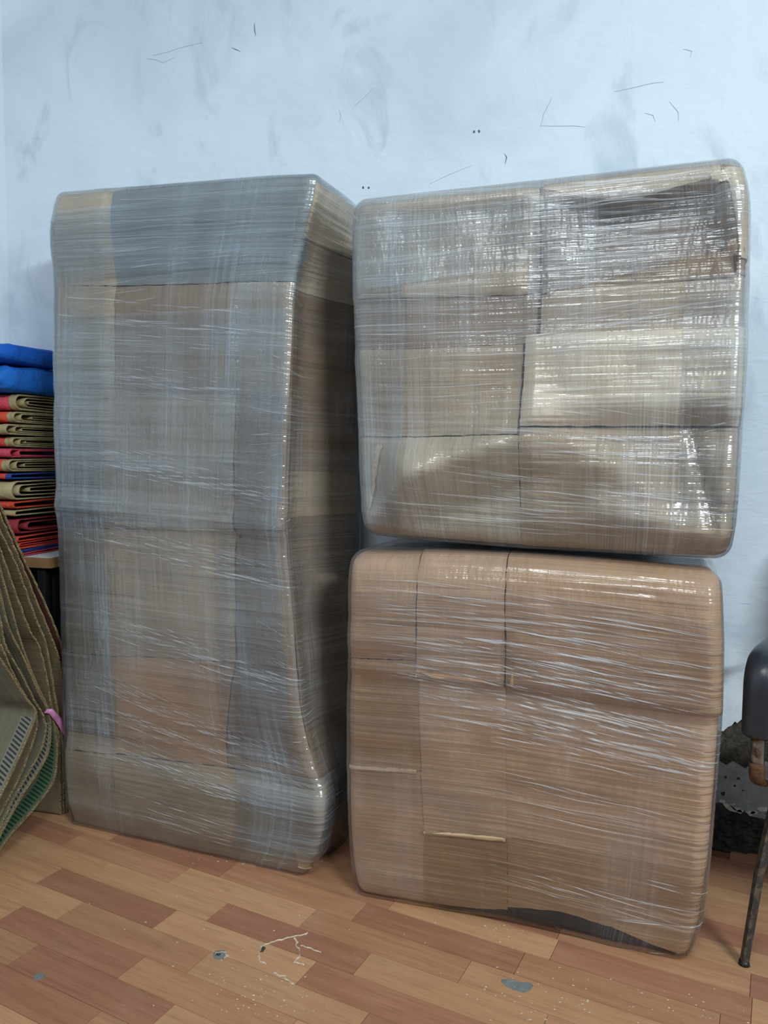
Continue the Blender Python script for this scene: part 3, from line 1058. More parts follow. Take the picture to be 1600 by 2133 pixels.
upper = Parcel('wrapped_parcel', 'upper square cardboard parcel in hazy stretch film resting on another parcel', (-0.54, 1.888, 0.940), -4, 0.6, 0.88, 0.36, 0.84, 0.022,
               [(0.036, 0.0), (0.026, 0.036), (0.011, 0.164), (0.002, 0.347), (-0.010, 0.589), (-0.015, 0.769), (-0.007, 0.863)],
               [(0.868, 0.0), (0.874, 0.03), (0.878, 0.127), (0.882, 0.285), (0.884, 0.493), (0.883, 0.678), (0.879, 0.781), (0.860, 0.856)],
               [(0.0, 0.022), (0.1, 0.014), (0.4, 0.004), (0.877, 0.000)], [(-0.007, 0.844), (0.2, 0.846), (0.435, 0.848), (0.628, 0.850), (0.856, 0.853)], dent_upper, 11)
upper.gap = 0.0018
upper.cube('core', -0.004, M['core'])
P = upper.panel
P([(-0.008, 0.842), (0.2, 0.844), (0.440, 0.846)], [(0.0, 0.604), (0.2, 0.598), (0.446, 0.592)], 'card_pale_v', 1, 'lt', 0.14)
P([(0.440, 0.846), (0.65, 0.848), (0.858, 0.848)], [(0.447, 0.598), (0.65, 0.602), (0.880, 0.608)], 'card_brown_v', 2, 'rt', 0.14)
P([(-0.004, 0.604), (0.445, 0.592)], [(0.0, 0.478), (0.440, 0.480)], 'card_brown_v', 0, 'l', 0.14, gap=0.0)
P([(0.452, 0.597), (0.880, 0.608)], [(0.450, 0.493), (0.878, 0.493)], 'card_grey_v', 1, 'r', 0.14, gap=0.0)
P([(0.0, 0.478), (0.414, 0.480)], [(0.006, 0.259), (0.408, 0.264)], 'card_grey_v', 1, 'l', 0.14)
P([(0.418, 0.499), (0.878, 0.496)], [(0.410, 0.282), (0.879, 0.281)], 'card_pale_v', 4, 'r', 0.14)
P([(0.008, 0.259), (0.412, 0.264)], [(0.036, 0.012), (0.420, 0.006)], 'card_pale_v', 2, 'lb', 0.12)
P([(0.410, 0.282), (0.879, 0.281)], [(0.417, 0.006), (0.870, 0.003)], 'card_grey_v', 3, 'rb', 0.12)
P([(0.048, 0.246), (0.068, 0.240)], [(0.040, 0.075), (0.050, 0.10)], 'card_fold', 4, '', 0, name='torn_strip', curl=0.004, rag=0.003)
P([(0.45, 0.606), (0.49, 0.604)], [(0.45, 0.592), (0.475, 0.586)], 'card_pale', 4, '', 0, name='torn_lip', rag=0.003)
P([(0.787, 0.280), (0.792, 0.280)], [(0.842, 0.05), (0.850, 0.05)], 'card_fold', 4, '', 0, name='torn_strip', thick=0.002, rag=0.003)
P([(0.446, 0.846), (0.55, 0.847), (0.66, 0.848), (0.75, 0.848), (0.83, 0.848)], [(0.446, 0.832), (0.55, 0.798), (0.66, 0.786), (0.75, 0.806), (0.83, 0.820)], 'card_pale_v', 3, 't', 0.10, name='folded_rim')
P([(0.832, 0.838), (0.860, 0.842)], [(0.872, 0.645), (0.882, 0.645)], 'card_pale_v', 4, 'r', 0.12, name='folded_rim')
P([(0.805, 0.830), (0.845, 0.836)], [(0.812, 0.800), (0.852, 0.812)], 'card_pale', 5, '', 0, name='corner_tuck')
upper.cube('stretch_film', 0.0135, M['film_upper'], film=0.75, n=(52, 12, 52))
P([(0.0, 0.80), (0.42, 0.82)], [(0.0, 0.62), (0.42, 0.66)], 'film_band_h', off0=0.0150, thick=0, rag=0.0, name='film_overlap')
P([(0.42, 0.82), (0.87, 0.80)], [(0.42, 0.58), (0.87, 0.68)], 'film_band_h', off0=0.0155, thick=0, rag=0.0, name='film_overlap')
P([(0.02, 0.84), (0.13, 0.84)], [(0.03, 0.03), (0.13, 0.03)], 'film_band_v', off0=0.0150, thick=0, rag=0.0, name='film_overlap', wrap='l', deep=0.04)
P([(0.76, 0.62), (0.88, 0.62)], [(0.76, 0.06), (0.87, 0.06)], 'film_band_v', off0=0.0150, thick=0, rag=0.0, name='film_overlap', wrap='r', deep=0.04)
upper.pleats([(0.78, -0.02, 0.05, 26, -0.06, 0.96, 0.0011), (0.68, 0.06, 0.06, 30, -0.06, 0.98, 0.0011), (0.50, 0.10, 0.04, 18, 0.2, 0.95, 0.0011), (0.53, -0.02, 0.05, 18, -0.08, 0.6, 0.0011),
              (0.39, 0.02, 0.05, 22, 0.0, 0.98, 0.0011), (0.27, -0.08, 0.04, 24, 0.30, 0.96, 0.0011), (0.16, -0.09, 0.04, 22, 0.2, 0.95, 0.0011), (0.08, -0.03, 0.03, 18, 0.0, 0.9, 0.0011),
              (0.36, 0.06, 0.08, 30, 0.72, 0.98, 0.0012)], 0.0147, 0.75)

# ---- lower right parcel
lo_prof = profile([(0.0, 0.004), (0.05, 0.0), (0.55, 0.004), (0.585, 0.010), (0.60, -0.006), (0.80, -0.012), (0.86, -0.004), (0.92, 0.030)])


def dent_lower(x, z):
    d = lo_prof(z + 0.03 * (x - 0.4) * (x > 0.17))
    d = d + groove(x, z, (-0.02, 0.63), (0.165, 0.638), 0.012, 0.04)
    d = d - ridge(x, z, (-0.02, 0.34), (0.165, 0.358), 0.008, 0.02)
    d = d + groove(x, z, (0.385, 0.72), (0.389, 0.585), 0.014, 0.012)
    d = d - ridge(x, z, (0.19, 0.205), (0.40, 0.224), 0.005, 0.012)
    return d


lower = Parcel('wrapped_parcel', 'lower square tan cardboard parcel in clear stretch film standing on the floor', (-0.54, 1.863, 0.002), -4.5, 0.5, 0.86, 0.40, 0.900, 0.028,
               [(0.012, 0.0), (-0.008, 0.09), (-0.018, 0.339), (-0.020, 0.53), (-0.013, 0.719), (-0.013, 0.90)],
               [(0.817, 0.0), (0.830, 0.05), (0.842, 0.10), (0.852, 0.241), (0.858, 0.408), (0.864, 0.573), (0.860, 0.734), (0.850, 0.90)],
               [(0.0, 0.0), (0.2, 0.008), (0.4, 0.014), (0.57, 0.008), (0.68, 0.003), (0.84, 0.0)], [(0.0, 0.898), (0.2, 0.906), (0.435, 0.908), (0.652, 0.902), (0.844, 0.894)], dent_lower, 23,
               back=sm([(0, 0.868), (0.3, 0.878), (0.6, 0.878), (0.9, 0.860)]))
lower.gap = 0.0010
lower.cube('core', -0.004, M['core_black'])
P = lower.panel
P([(-0.013, 0.893), (0.166, 0.900)], [(-0.020, 0.628), (0.165, 0.640)], 'card_tan', 1, 'lt', 0.16)
P([(-0.020, 0.628), (0.182, 0.640)], [(-0.018, 0.338), (0.196, 0.360)], 'card_tan', 0, 'l', 0.16)
P([(-0.018, 0.349), (0.172, 0.363)], [(-0.018, 0.338), (0.172, 0.352)], 'card_fold', 2, '', 0, name='folded_lip')
P([(-0.018, 0.338), (0.198, 0.360)], [(0.006, 0.003), (0.205, 0.010)], 'card_tan', 0, 'lb', 0.10)
P([(0.168, 0.900), (0.383, 0.904)], [(0.166, 0.600), (0.386, 0.588)], 'card_tan', 3, 't', 0.16, curl=0.0028, gap=0.0)
P([(0.172, 0.603), (0.391, 0.594)], [(0.192, 0.192), (0.402, 0.222)], 'card_tan', 2)
P([(0.192, 0.212), (0.399, 0.227)], [(0.192, 0.199), (0.399, 0.214)], 'card_fold', 4, '', 0, name='folded_lip')
P([(0.192, 0.195), (0.402, 0.224)], [(0.197, 0.012), (0.300, 0.022), (0.407, 0.040)], 'card_tan', 1)
P([(0.385, 0.904), (0.6, 0.898), (0.838, 0.890)], [(0.390, 0.595), (0.6, 0.586), (0.862, 0.575)], 'card_tan', 3, 'rt', 0.16, curl=0.0028, gap=0.0)
P([(0.388, 0.597), (0.862, 0.580)], [(0.398, 0.224), (0.850, 0.220)], 'card_tan', 1, 'r', 0.14)
P([(0.400, 0.226), (0.55, 0.223), (0.70, 0.222), (0.850, 0.222)], [(0.405, 0.046), (0.53, 0.060), (0.66, 0.046), (0.822, 0.004)], 'card_tan', 0, 'r', 0.14)
P([(0.808, 0.592), (0.860, 0.600)], [(0.79, 0.580), (0.862, 0.582)], 'card_fold', 4, 'r', 0.03, name='folded_lip')
lower.cube('stretch_film', 0.0108, M['film_lower'], film=0.35, n=(44, 12, 46))
lower.pleats([(0.80, -0.06, 0.04, 26, 0.0, 0.93, 0.0010), (0.74, -0.09, 0.03, 16, 0.04, 0.94, 0.0013), (0.68, -0.11, 0.025, 14, 0.08, 0.94, 0.0016), (0.61, -0.12, 0.02, 12, 0.10, 0.94, 0.0018), (0.55, -0.12, 0.015, 9, 0.14, 0.94, 0.0018),
              (0.50, -0.10, 0.02, 9, 0.15, 0.92, 0.0014), (0.33, -0.05, 0.05, 9, 0.3, 0.9, 0.0008), (0.14, -0.08, 0.025, 8, 0.35, 0.9, 0.0010), (0.12, 0.02, 0.05, 8, 0.66, 0.90, 0.0011)], 0.0120, mat='pleat_clear')

# ------------------------------------------------------------------ table with the pile of folded fabric
M['laminate'] = mat_plain('white_laminate', srgb(214, 220, 222), 0.35, bump=0.03)
M['edge_band'] = mat_wood('brown_edge_band', srgb(150, 116, 74), srgb(128, 96, 60), 0.5)
M['ply_end'] = mat_rough('raw_board_end', srgb(196, 158, 108), srgb(150, 112, 70), 70, 0.4)
M['black_metal'] = mat_plain('black_painted_steel', srgb(30, 31, 34), 0.4, bump=0.05)
M['shade_panel'] = mat_plain('painted_shade_board', srgb(24, 25, 27), 0.6)  # near-black colour paints the dark space under the table
TX, TY0, TZ = -1.622, 2.105, 0.817
table = empty('side_table', (-1.8, 2.24, 0), 'black legged table with white laminate top carrying the fabric pile', 'table')
tm = table.matrix_world.copy()
toff = Vector((-1.8, 2.24, 0))


def tbox(name, x0, x1, y0, y1, z0, z1, mat, bev=0.0, parent=None):
    v, f = box_data(x0 - toff.x, x1 - toff.x, y0 - toff.y, y1 - toff.y, z0, z1)
    o = link(name, v, f, M[mat], parent or table)
    if bev:
        bevel(o, bev)
    return o


top = tbox('table_top', LEFT_X + 0.004, TX - 0.003, TY0 + 0.003, WALL_Y - 0.004, TZ - 0.034, TZ, 'laminate')
tbox('front_edge_band', LEFT_X + 0.004, TX, TY0, TY0 + 0.003, TZ - 0.034, TZ - 0.001, 'edge_band', 0, top)
tbox('raw_end', TX - 0.003, TX, TY0 + 0.003, WALL_Y - 0.004, TZ - 0.034, TZ - 0.001, 'ply_end', 0, top)
for x, y in ((TX - 0.05, TY0 + 0.03), (LEFT_X + 0.03, TY0 + 0.03), (TX - 0.05, WALL_Y - 0.05), (LEFT_X + 0.03, WALL_Y - 0.05)):
    tbox('leg', x - 0.014, x + 0.014, y - 0.014, y + 0.014, 0.0, TZ - 0.034, 'black_metal', 0.003)
tbox('shade_back', LEFT_X + 0.01, TX - 0.02, WALL_Y - 0.03, WALL_Y - 0.015, 0.05, TZ - 0.034, 'shade_panel')  # dark sheets added where only shade lies beneath the top
tbox('shade_end', TX - 0.034, TX - 0.022, TY0 + 0.05, WALL_Y - 0.07, 0.05, TZ - 0.034, 'shade_panel')

CL = {'blue': srgb(20, 96, 196), 'blue2': srgb(30, 112, 206), 'red': srgb(196, 66, 60), 'pink': srgb(202, 74, 92), 'khaki': srgb(168, 154, 112), 'khaki2': srgb(182, 168, 126), 'orange': srgb(206, 78, 52), 'dblue': srgb(40, 74, 150), 'violet': srgb(90, 70, 150)}
for k_, c_ in CL.items():
    M['cloth_' + k_] = mat_cloth('cloth_' + k_, c_, 0.75)


def ribbon(line, x0, x1, thick, seed, wav=0.0):
    """a folded sheet: cross-section polyline (y, z) extruded along x, with thickness and slight waviness"""
    nz = value_noise(seed)
    line = [np.array(p) for p in line]
    nxs = 9
    V, F = [], []
    n = len(line)
    for side in (0, 1):
        for i, p in enumerate(line):
            t = line[min(i + 1, n - 1)] - line[max(i - 1, 0)]
            t = t / max(1e-6, np.linalg.norm(t))
            nr = np.array((-t[1], t[0])) * thick * (0.5 if side == 0 else -0.5)
            for k in range(nxs):
                x = x0 + (x1 - x0) * k / (nxs - 1)
                dz = wav * float(nz(i * 0.35 + 5, k * 0.6 + 9))
                dy = wav * 0.6 * float(nz(i * 0.3 + 25, k * 0.5 + 2))
                V.append((x, p[0] + nr[0] + dy, p[1] + nr[1] + dz))
    N = n * nxs
    for i in range(n - 1):
        for k in range(nxs - 1):
            a = i * nxs + k
            F.append((a, a + 1, a + nxs + 1, a + nxs))
            F.append((N + a, N + a + nxs, N + a + nxs + 1, N + a + 1))
        F.append((i * nxs, (i + 1) * nxs, N + (i + 1) * nxs, N + i * nxs))
        e = i * nxs + nxs - 1
        F.append((e, N + e, N + e + nxs, e + nxs))
    for k in range(nxs - 1):
        F.append((k, N + k, N + k + 1, k + 1))
        e = (n - 1) * nxs + k
        F.append((e, e + 1, N + e + 1, N + e))
    return V, F


def u_fold(yf, yb, z0, z1, r=None, top_back=None, n=10):
    """closed fold at the front (yf), open at the back: from the back top round the front to the back bottom"""
    r = (z1 - z0) / 2
    zc = (z0 + z1) / 2
    pts = [(yb, z1), (yb * 0.6 + (yf + r) * 0.4, z1 + 0.002), (yf + r * 1.6, z1)]
    for i in range(n + 1):
        a = math.pi / 2 + math.pi * i / n
        pts.append((yf + r * 1.1 + r * 1.1 * math.cos(a), zc + r * math.sin(a)))
    pts += [(yf + r * 1.6, z0), (yb * 0.6 + (yf + r) * 0.4, z0 - 0.001), (yb, z0)]
    return pts


XR, XL, YB = -1.745, LEFT_X + 0.012, WALL_Y - 0.02
bundles = [  # z0, z1, front y, body, hem, hem width, label
    (0.945, 0.968, 2.100, 'khaki', None, 0, 'khaki folded fabric with crumpled lip just above the dark red bundle'),
    (0.970, 0.996, 2.095, 'red', 'orange', 0.03, 'crumpled red and orange folded fabric under the thick khaki fold'),
    (0.998, 1.062, 2.088, 'khaki2', None, 0, 'thick pale khaki folded fabric low in the pile'),
    (1.065, 1.086, 2.086, 'red', 'dblue', 0.02, 'red folded fabric with dark blue lining above the thick khaki fold'),
    (1.089, 1.132, 2.078, 'orange', 'khaki', 0.028, 'orange folded fabric with wide khaki hem below the plain pink red one'),
    (1.135, 1.166, 2.085, 'pink', None, 0, 'pink red folded fabric without a khaki hem, middle of the pile'),
    (1.169, 1.204, 2.098, 'red', 'khaki', 0.030, 'red folded fabric with khaki hem, fourth below the blue sheets'),
    (1.207, 1.244, 2.070, 'orange', 'khaki', 0.028, 'orange folded fabric with khaki hem, third below the blue sheets'),
    (1.247, 1.284, 2.106, 'orange', 'khaki', 0.026, 'orange folded fabric with khaki hem, second below the blue sheets'),
    (1.287, 1.342, 2.116, 'pink', 'khaki', 0.026, 'pink red folded fabric with khaki hem directly under the blue sheets'),
]
for i, (z0, z1, yf, body, hem, hw, lab) in enumerate(bundles):
    h = z1 - z0
    root = empty('folded_fabric', (XR, yf, z0), lab, 'fabric', 'folded fabrics piled on the table')
    back = Vector((XR, yf, z0))

    def put(name, line, x0, x1, th, mat, seed, wav):
        V, F = ribbon(line, x0, x1, th, seed, wav)
        V = [(a - back.x, b - back.y, c - back.z) for a, b, c in V]
        return link(name, V, F, M['cloth_' + mat], root, smooth=True)
    hm = hem or body
    xh = XR - hw
    th = 0.0045
    put('outer_layer', u_fold(yf, YB, z0 + 0.004, z1 - 0.005), XL, xh if hem else XR, th, body, i * 7 + 1, 0.0015)
    if hem:
        put('hem', u_fold(yf, YB, z0 + 0.004, z1 - 0.005), xh, XR, th + 0.0006, hm, i * 7 + 1, 0.0015)
    if h > 0.028:
        put('inner_layer', u_fold(yf + 0.030 + 0.008 * (i % 2), YB, z0 + h * 0.24, z1 - h * 0.26), XL, XR + 0.002, 0.0035, hm, i * 7 + 2, 0.002)
    if h > 0.034:
        put('inner_layer', u_fold(yf + 0.062 + 0.012 * (i % 3), YB, z0 + h * 0.42, z1 - h * 0.40), XL, XR - 0.002, 0.003, hm, i * 7 + 3, 0.001)

# crumpled dark red bundle and the thin flat cloths at the bottom
root = empty('folded_fabric', (XR, 2.10, 0.884), 'crumpled dark red bundle above the thin flat cloths', 'fabric', 'folded fabrics piled on the table')
M['cloth_dred'] = mat_cloth('cloth_dred', srgb(150, 50, 56), 0.75)
for j, (z0, z1, yf) in enumerate(((0.891, 0.934, 2.105), (0.900, 0.922, 2.15))):
    V, F = ribbon(u_fold(yf, YB, z0, z1), XL, XR + 0.004, 0.004, 90 + j, 0.004)
    link('cloth_layer', [(a - XR, b - 2.10, c - 0.884) for a, b, c in V], F, M['cloth_dred'], root, smooth=True)
flat = [('pink', 0.8195, 0.830, 'pink flat cloth lying at the very bottom of the pile'), ('dblue', 0.8315, 0.840, 'blue flat cloth second from the bottom of the pile'),
        ('orange', 0.8415, 0.849, 'orange red flat cloth directly on the blue flat cloth'), ('red', 0.8505, 0.863, 'red flat cloth fourth from the bottom of the pile'), ('orange', 0.8645, 0.882, 'orange red cloth just under the crumpled dark red bundle')]
for j, (c, z0, z1, lab) in enumerate(flat):
    yf = 2.095 + 0.006 * (j % 2)
    V, F = ribbon(u_fold(yf, YB, z0 + 0.0018, z1 - 0.0036), XL, XR + 0.025 - 0.003 * j, 0.0024, 120 + j, 0.0006)
    o = link('folded_fabric', [(a - XR, b - yf, c_ - z0) for a, b, c_ in V], F, M['cloth_' + c], smooth=True)
    o.location = (XR, yf, z0)
    tag(o, lab, 'fabric', 'folded fabrics piled on the table')

# the two blue sheets on top: soft pillowy folds


def pillow(name, x0, x1, y0, y1, z0, z1, mat, seed, lab, lump, sag):
    nz = value_noise(seed)
    na, nb = 26, 44
    V, F = [], []
    for i in range(na + 1):
        x = x0 + (x1 - x0) * i / na
        for j in range(nb):
            a = 2 * math.pi * j / nb
            cy, cz = math.cos(a), math.sin(a)
            e = 0.42
            yy = math.copysign(abs(cy) ** e, cy)
            zz = math.copysign(abs(cz) ** 0.75, cz)
            hy, hz = (y1 - y0) / 2, (z1 - z0) / 2
            fx = i / na
            end = 1 - 0.25 * max(0, (fx - 0.9) / 0.1) ** 2
            p = lump * float(nz(x * 16 + 3, a * 2.2 + 4)) + lump * 0.5 * float(nz(x * 34 + 13, a * 5.0 + 9))
            drop = sag * fx ** 2
            V.append((x + p * 0.3 - x1, (y0 + y1) / 2 + yy * hy * end + p * 0.5 - y0, (z0 + z1) / 2 + zz * (hz + p * (1 if zz > -0.5 else 0)) * end - drop * (1 if zz > 0 else 0.3) - z0))
    for i in range(na):
        for j in range(nb):
            F.append((i * nb + j, (i + 1) * nb + j, (i + 1) * nb + (j + 1) % nb, i * nb + (j + 1) % nb))
    F.append(tuple(range(nb)))
    F.append(tuple(range((na + 1) * nb - 1, na * nb - 1, -1)))
    o = link(name, V, F, M['cloth_' + mat], smooth=True)
    o.location = (x1, y0, z0)
    tag(o, lab, 'fabric', 'folded fabrics piled on the table')
    return o


pillow('folded_fabric', XL + 0.004, XR + 0.02, 2.050, YB, 1.345, 1.428, 'blue2', 41, 'crumpled blue folded sheet second from the top of the pile', 0.015, 0.006)
pillow('folded_fabric', XL + 0.004, XR + 0.03, 2.040, YB, 1.436, 1.502, 'blue', 47, 'smooth blue folded sheet on the very top of the pile', 0.005, 0.008)

# ------------------------------------------------------------------ flattened cartons leaning at the left
M['carton'] = mat_card('flat_carton_board', srgb(108, 94, 70), 't', 0.4)
M['carton_in'] = mat_card('flat_carton_inside', srgb(98, 94, 76), 's', 0.3)
M['carton_red'] = mat_card('flat_carton_red_print', srgb(92, 58, 52), 's', 0.4)
M['flute'] = mat_flute('carton_cut_edge', srgb(176, 158, 118), srgb(78, 68, 48))
M['hatch_grey'] = mat_hatch('hatch_grey', srgb(122, 120, 104), srgb(48, 52, 58))
M['hatch_green'] = mat_hatch('hatch_green', srgb(84, 96, 74), srgb(14, 62, 42))
M['tear'] = mat_rough('torn_paper', srgb(188, 172, 134), srgb(150, 132, 98), 80, 0.4)
CX, KC, G = -1.556, 1.017, 0.004


def carton(line, xr, length, mats, lab, strips=(), thick=0.0052, seed=1, ragged=0.0):
    """one folded-flat carton: cross-section (y, z) extruded towards the left wall; near edge shows its flutes"""
    line = [(a * KC, max(G, 1.15 + (b - 1.15) * KC)) for a, b in line]
    fine = smooth_path(line, 10 * len(line))
    base = np.array((xr, fine[-1][0], 0.0))
    root = empty('flattened_carton', tuple(base), lab, 'cardboard', 'flattened cartons leaning by the table')
    rs = np.random.RandomState(seed)
    n = len(fine)
    nr = []
    for i in range(n):
        t = fine[min(i + 1, n - 1)] - fine[max(i - 1, 0)]
        t = t / np.linalg.norm(t)
        nr.append(np.array((-t[1], t[0])))
    rag = rs.uniform(-ragged, ragged, n)
    xl = max(xr - length, LEFT_X + 0.012)

    def local(x, p):
        return (x - base[0], p[0] - base[1], p[1])
    V, F, UV = [], [], []
    acc = np.concatenate([[0], np.cumsum([np.linalg.norm(fine[i + 1] - fine[i]) for i in range(n - 1)])])
    xs = np.linspace(0, 1, 6)
    for sd in (1, -1):
        for i, p in enumerate(fine):
            q = p + nr[i] * thick / 2 * sd
            for k in xs:
                x = (xr + rag[i] - 0.0015) * (1 - k) + xl * k
                V.append(local(x, q))
                UV.append((x, acc[i]))
    m = len(xs)
    N = n * m
    for i in range(n - 1):
        for k in range(m - 1):
            a = i * m + k
            F.append((a, a + m, a + m + 1, a + 1))
            F.append((N + a, N + a + 1, N + a + m + 1, N + a + m))
    for k in range(m - 1):
        F.append((k, k + 1, N + k + 1, N + k))
        e = (n - 1) * m + k
        F.append((e, N + e, N + e + 1, e + 1))
    link('board', V, F, M[mats], root, UV, True)
    # cut edge: fluted rim a touch proud of the liners
    V, F = [], []
    for i, p in enumerate(fine):
        for sd in (1, -1):
            for dx in (0.0, -0.004):
                V.append(local(xr + rag[i] + dx, p + nr[i] * thick / 2 * sd * 1.03))
    for i in range(n - 1):
        a, b = i * 4, i * 4 + 4
        F += [(a, b, b + 2, a + 2), (a, a + 1, b + 1, b), (a + 2, b + 2, b + 3, a + 3)]
    F += [(0, 2, 3, 1)]
    link('cut_edge', V, F, M['flute'], root)
    for (i0, i1, x0, wdt, mat, sd) in strips:
        V, F, UV = [], [], []
        a0, a1 = int(i0 * (n - 1)), int(i1 * (n - 1))
        for i in range(a0, a1 + 1):
            q = fine[i] + nr[i] * (thick / 2 + 0.0006) * sd
            for k, x in enumerate((xr + rag[i] - x0, xr + rag[i] - x0 - wdt)):
                V.append(local(x, q))
                UV.append((k, acc[i]))
        for i in range(a1 - a0):
            F.append((i * 2, i * 2 + 1, i * 2 + 3, i * 2 + 2))
        link('printed_border', V, F, M[mat], root, UV)
    return root


# lower flap cartons: '<' seen from their near edge, the crease at the strap
carton([(1.768, 0.586), (1.821, 0.510), (1.868, 0.440), (1.908, 0.385), (1.874, 0.328), (1.788, 0.229), (1.70, 0.14), (1.62, 0.045), (1.585, G)], CX, 0.40, 'carton_in',
       'flattened carton nearest the camera, its grey dashed flap folded forward', [(0.42, 0.86, 0.006, 0.045, 'hatch_grey', -1)], seed=1)
carton([(1.750, 0.760), (1.773, 0.713), (1.797, 0.613), (1.851, 0.523), (1.908, 0.42), (1.949, 0.352), (1.947, 0.285), (1.893, 0.228), (1.82, 0.170), (1.74, 0.09), (1.66, G)], CX - 0.004, 0.40, 'carton_in',
       'flattened carton with a torn inner flap, between the two grey dashed flaps', [], seed=2, ragged=0.002)
carton([(1.755, 0.85), (1.775, 0.772), (1.808, 0.658), (1.862, 0.562), (1.919, 0.446), (1.968, 0.352), (1.962, 0.255), (1.920, 0.210), (1.848, 0.165), (1.766, 0.100), (1.688, G)], CX, 0.40, 'carton_in',
       'flattened carton with a narrow grey dashed flap, above the green dashed one', [(0.52, 0.93, 0.004, 0.035, 'hatch_grey', -1)], seed=3)
carton([(1.755, 0.92), (1.777, 0.839), (1.819, 0.710), (1.854, 0.606), (1.910, 0.478), (1.974, 0.36), (1.994, 0.300), (2.000, 0.222), (1.978, 0.146), (1.888, 0.100), (1.79, 0.068), (1.72, 0.03), (1.69, G)][:-1] + [(1.705, G)], CX, 0.40, 'carton_in',
       'flattened carton with a green dashed flap reaching lowest to the floor', [(0.50, 0.98, 0.006, 0.055, 'hatch_green', -1)], seed=4)
# upright cartons behind them
carton([(1.765, 0.96), (1.780, 0.905), (1.831, 0.783), (1.895, 0.639), (1.944, 0.555), (1.992, 0.36), (2.018, 0.25), (2.020, 0.12), (2.018, G)], CX - 0.006, 0.40, 'carton',
       'leaning flattened carton with dark inside, third from the tall parcel', [], seed=5, ragged=0.0015)
carton([(1.765, 0.985), (1.783, 0.938), (1.846, 0.83), (1.920, 0.663), (1.962, 0.574), (2.008, 0.36), (2.030, 0.25), (2.030, 0.12), (2.028, G)], CX - 0.002, 0.40, 'carton',
       'leaning flattened carton with a purple brown print, second from the tall parcel', [(0.45, 0.75, 0.003, 0.02, 'carton_red', 1)], seed=6, ragged=0.0015)
carton([(1.768, 1.012), (1.784, 0.982), (1.853, 0.853), (1.929, 0.702), (2.006, 0.548), (2.030, 0.46), (2.040, 0.35), (2.040, 0.15), (2.038, G)], CX, 0.40, 'carton',
       'tall leaning flattened carton, last but one of the tied stack', [], seed=7, ragged=0.002)
carton([(1.770, 1.035), (1.786, 1.006), (1.872, 0.850), (1.950, 0.718), (2.020, 0.584), (2.043, 0.505), (2.058, 0.342), (2.061, 0.216), (2.056, G)], CX, 0.40, 'carton_red',
       'flattened carton with red brown print standing right against the tall parcel', [(0.55, 0.98, 0.012, 0.03, 'carton_red', -1)], seed=8, ragged=0.0015)
carton([(1.750, 0.70), (1.776, 0.64), (1.832, 0.518), (1.883, 0.436), (1.915, 0.392), (1.924, 0.370), (1.916, 0.315), (1.855, 0.226), (1.79, 0.16), (1.70, 0.08), (1.63, G)], CX - 0.010, 0.40, 'carton',
       'thin flattened carton tucked behind the grey dashed front flap', [], seed=9, ragged=0.002, thick=0.004)
# pink strap that ties the stack
pts = smooth_path([(CX - 0.004, 1.985, 0.362), (CX + 0.010, 1.992, 0.360), (CX + 0.013, 2.006, 0.342), (CX + 0.010, 2.026, 0.322), (CX + 0.008, 2.050, 0.290), (CX + 0.006, 2.074, 0.258), (CX + 0.006, 2.092, 0.240)], 30)
V, F = [], []
for i, p in enumerate(pts):
    w = 0.0065 + 0.004 * i / len(pts)
    for a in (-1, 1):
        V.append((p[0] + 0.004 * a, p[1] + w * 0.55 * a, p[2] + w * 0.85 * a))
for i in range(len(pts) - 1):
    F.append((i * 2, i * 2 + 2, i * 2 + 3, i * 2 + 1))
M['strap'] = mat_plain('pink_plastic_strap', srgb(214, 140, 192), 0.4, bump=0.1)
strap = link('strap', V, F, M['strap'], smooth=True)
s_ = strap.modifiers.new('solidify', 'SOLIDIFY')
s_.thickness = 0.0012
tag(strap, 'loose end of pink plastic strap tied round the flattened cartons', 'strap')

# ------------------------------------------------------------------ chair at the right edge
M['vinyl'] = mat_plain('black_vinyl', srgb(38, 42, 48), 0.32, bump=0.25, scale=26, spec=0.6)
M['chrome'] = mat_plain('worn_chrome', srgb(150, 152, 150), 0.30, 0.9, 0.1, 30, 0.5, srgb(96, 70, 50))
M['rust'] = mat_rough('rusty_steel', srgb(104, 72, 46), srgb(62, 44, 32), 60, 0.4, 0.6)
M['leg_steel'] = mat_plain('scuffed_black_steel', srgb(62, 62, 60), 0.45, 0.3, 0.15, 50, 0.5, srgb(104, 94, 78))
AX, AY, AYAW = 0.412, 1.835, math.radians(-25)      # front of the near arm; the chair is turned a little towards the left
chair = empty('office_chair', (AX, AY, 0), 'black padded office chair with worn steel arms, mostly outside the right edge', 'chair')
chair.rotation_euler = (0, 0, AYAW)


def cpart(name, data, mat, smooth=True, parent=None):
    v, f = data
    return link(name, v, f, M[mat], parent or chair, smooth=smooth)


def rbox(x0, x1, y0, y1, z0, z1, name, mat, bev):
    o = cpart(name, box_data(x0, x1, y0, y1, z0, z1), mat, False)
    bevel(o, bev, 4)
    return o


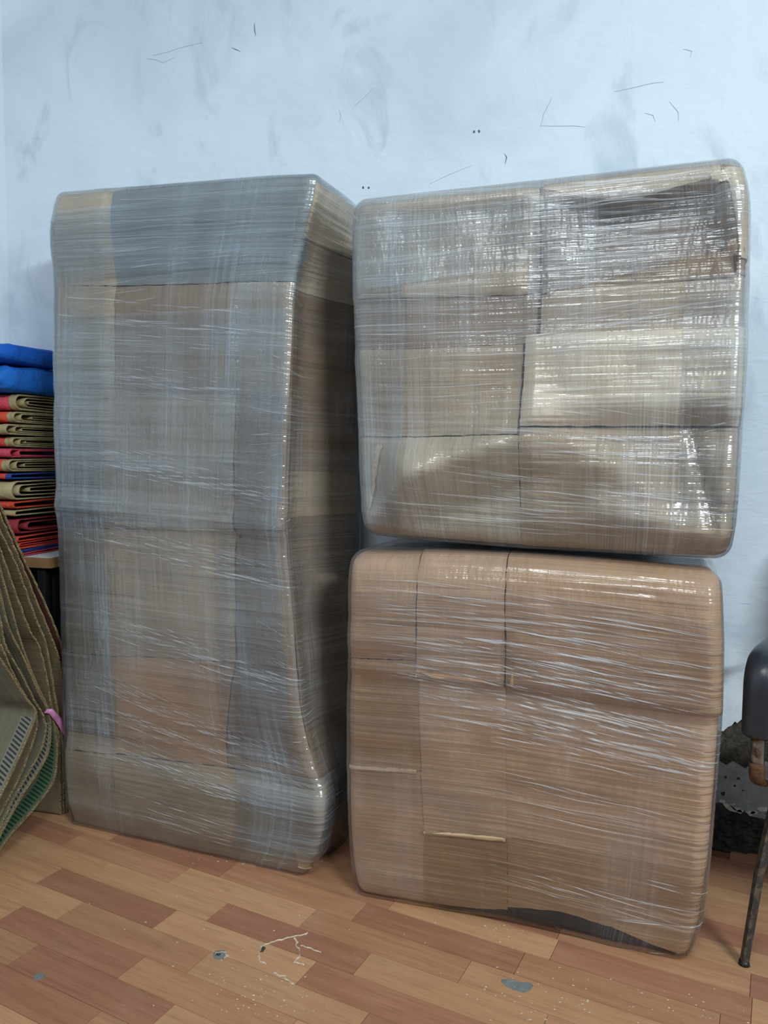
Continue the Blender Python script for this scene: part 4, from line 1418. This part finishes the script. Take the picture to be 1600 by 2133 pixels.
CW = 0.56                                            # arm to arm
for sx in (0, 1):
    def X(x):
        return x if sx == 0 else CW - x
    sd = (1, 0, 0)
    loop = smooth_path([(X(0.01), 0.36, 0.70), (X(0), 0.24, 0.700), (X(0), 0.10, 0.698), (X(0), 0.03, 0.684), (X(0), 0.004, 0.63), (X(0), 0.0, 0.53), (X(0), 0.002, 0.465), (X(0.002), 0.020, 0.425), (X(0.02), 0.06, 0.412), (X(0.10), 0.12, 0.41)], 54)
    arm = cpart('arm_strip', tube([tuple(p) for p in loop], 0.0150, 12, 0.42, sd), 'chrome')
    cap = smooth_path([(X(0), -0.002, 0.468), (X(0), 0.000, 0.440), (X(0.001), 0.014, 0.424), (X(0.004), 0.032, 0.416)], 12)
    cpart('rusty_bend', tube([tuple(p) for p in cap], 0.0170, 12, 0.55, sd), 'rust', True, arm)
    padp = smooth_path([(X(0.006), 0.32, 0.706), (X(0), 0.22, 0.706), (X(0), 0.12, 0.708), (X(0), 0.060, 0.706), (X(0), 0.018, 0.694), (X(0), -0.004, 0.662), (X(0), -0.006, 0.61), (X(0), -0.006, 0.56), (X(0), -0.005, 0.531)], 48)
    n = len(padp)
    rr = [0.035 * (0.6 + 0.4 * min(1, i / 3)) * (1 if i < n - 2 else (0.96 if i == n - 2 else 0.80)) for i in range(n)]
    cpart('arm_pad', tube([tuple(p) for p in padp], rr, 20, 0.62, sd), 'vinyl')
    for q0, q1, q2, q3 in (((0.050, 0.075, 0.44), (0.034, 0.050, 0.40), (0.010, 0.014, 0.20), (-0.006, -0.012, 0.004)), ((0.045, 0.30, 0.44), (0.045, 0.31, 0.40), (0.04, 0.34, 0.20), (0.035, 0.37, 0.004))):
        q = [(X(a), b, c) for a, b, c in (q0, q1, q2, q3)]
        lg = cpart('leg', tube(q, [0.012, 0.012, 0.011, 0.010], 4, 1.7, (1, 0, 0)), 'leg_steel', False)
        e = q[-1]
        cpart('foot', tube([(e[0], e[1], 0.0), (e[0], e[1], 0.010)], [0.013, 0.011], 10), 'black_metal', True, lg)
rbox(0.045, CW - 0.045, -0.02, 0.36, 0.455, 0.52, 'seat', 'vinyl', 0.025)
rbox(0.08, CW - 0.08, 0.03, 0.34, 0.425, 0.455, 'seat_frame', 'leg_steel', 0.004)
bp = []
for i in range(40):
    a = 2 * math.pi * i / 40
    c, s = math.cos(a), math.sin(a)
    bp.append((CW / 2 + 0.015 + 0.245 * math.copysign(abs(c) ** 0.55, c), 0.84 + 0.22 * math.copysign(abs(s) ** 0.6, s)))
v, f = extrude_outline(bp, 0.36, 0.40)
v = [(x, y + 0.10 * (z - 0.6), z) for x, y, z in v]
o = cpart('backrest', (v, f), 'vinyl', False)
bevel(o, 0.015, 3)
for x in (0.18, CW - 0.18):
    cpart('back_post', tube([(x, 0.30, 0.44), (x, 0.40, 0.48), (x, 0.425, 0.60), (x, 0.44, 0.80)], 0.011, 10), 'leg_steel')
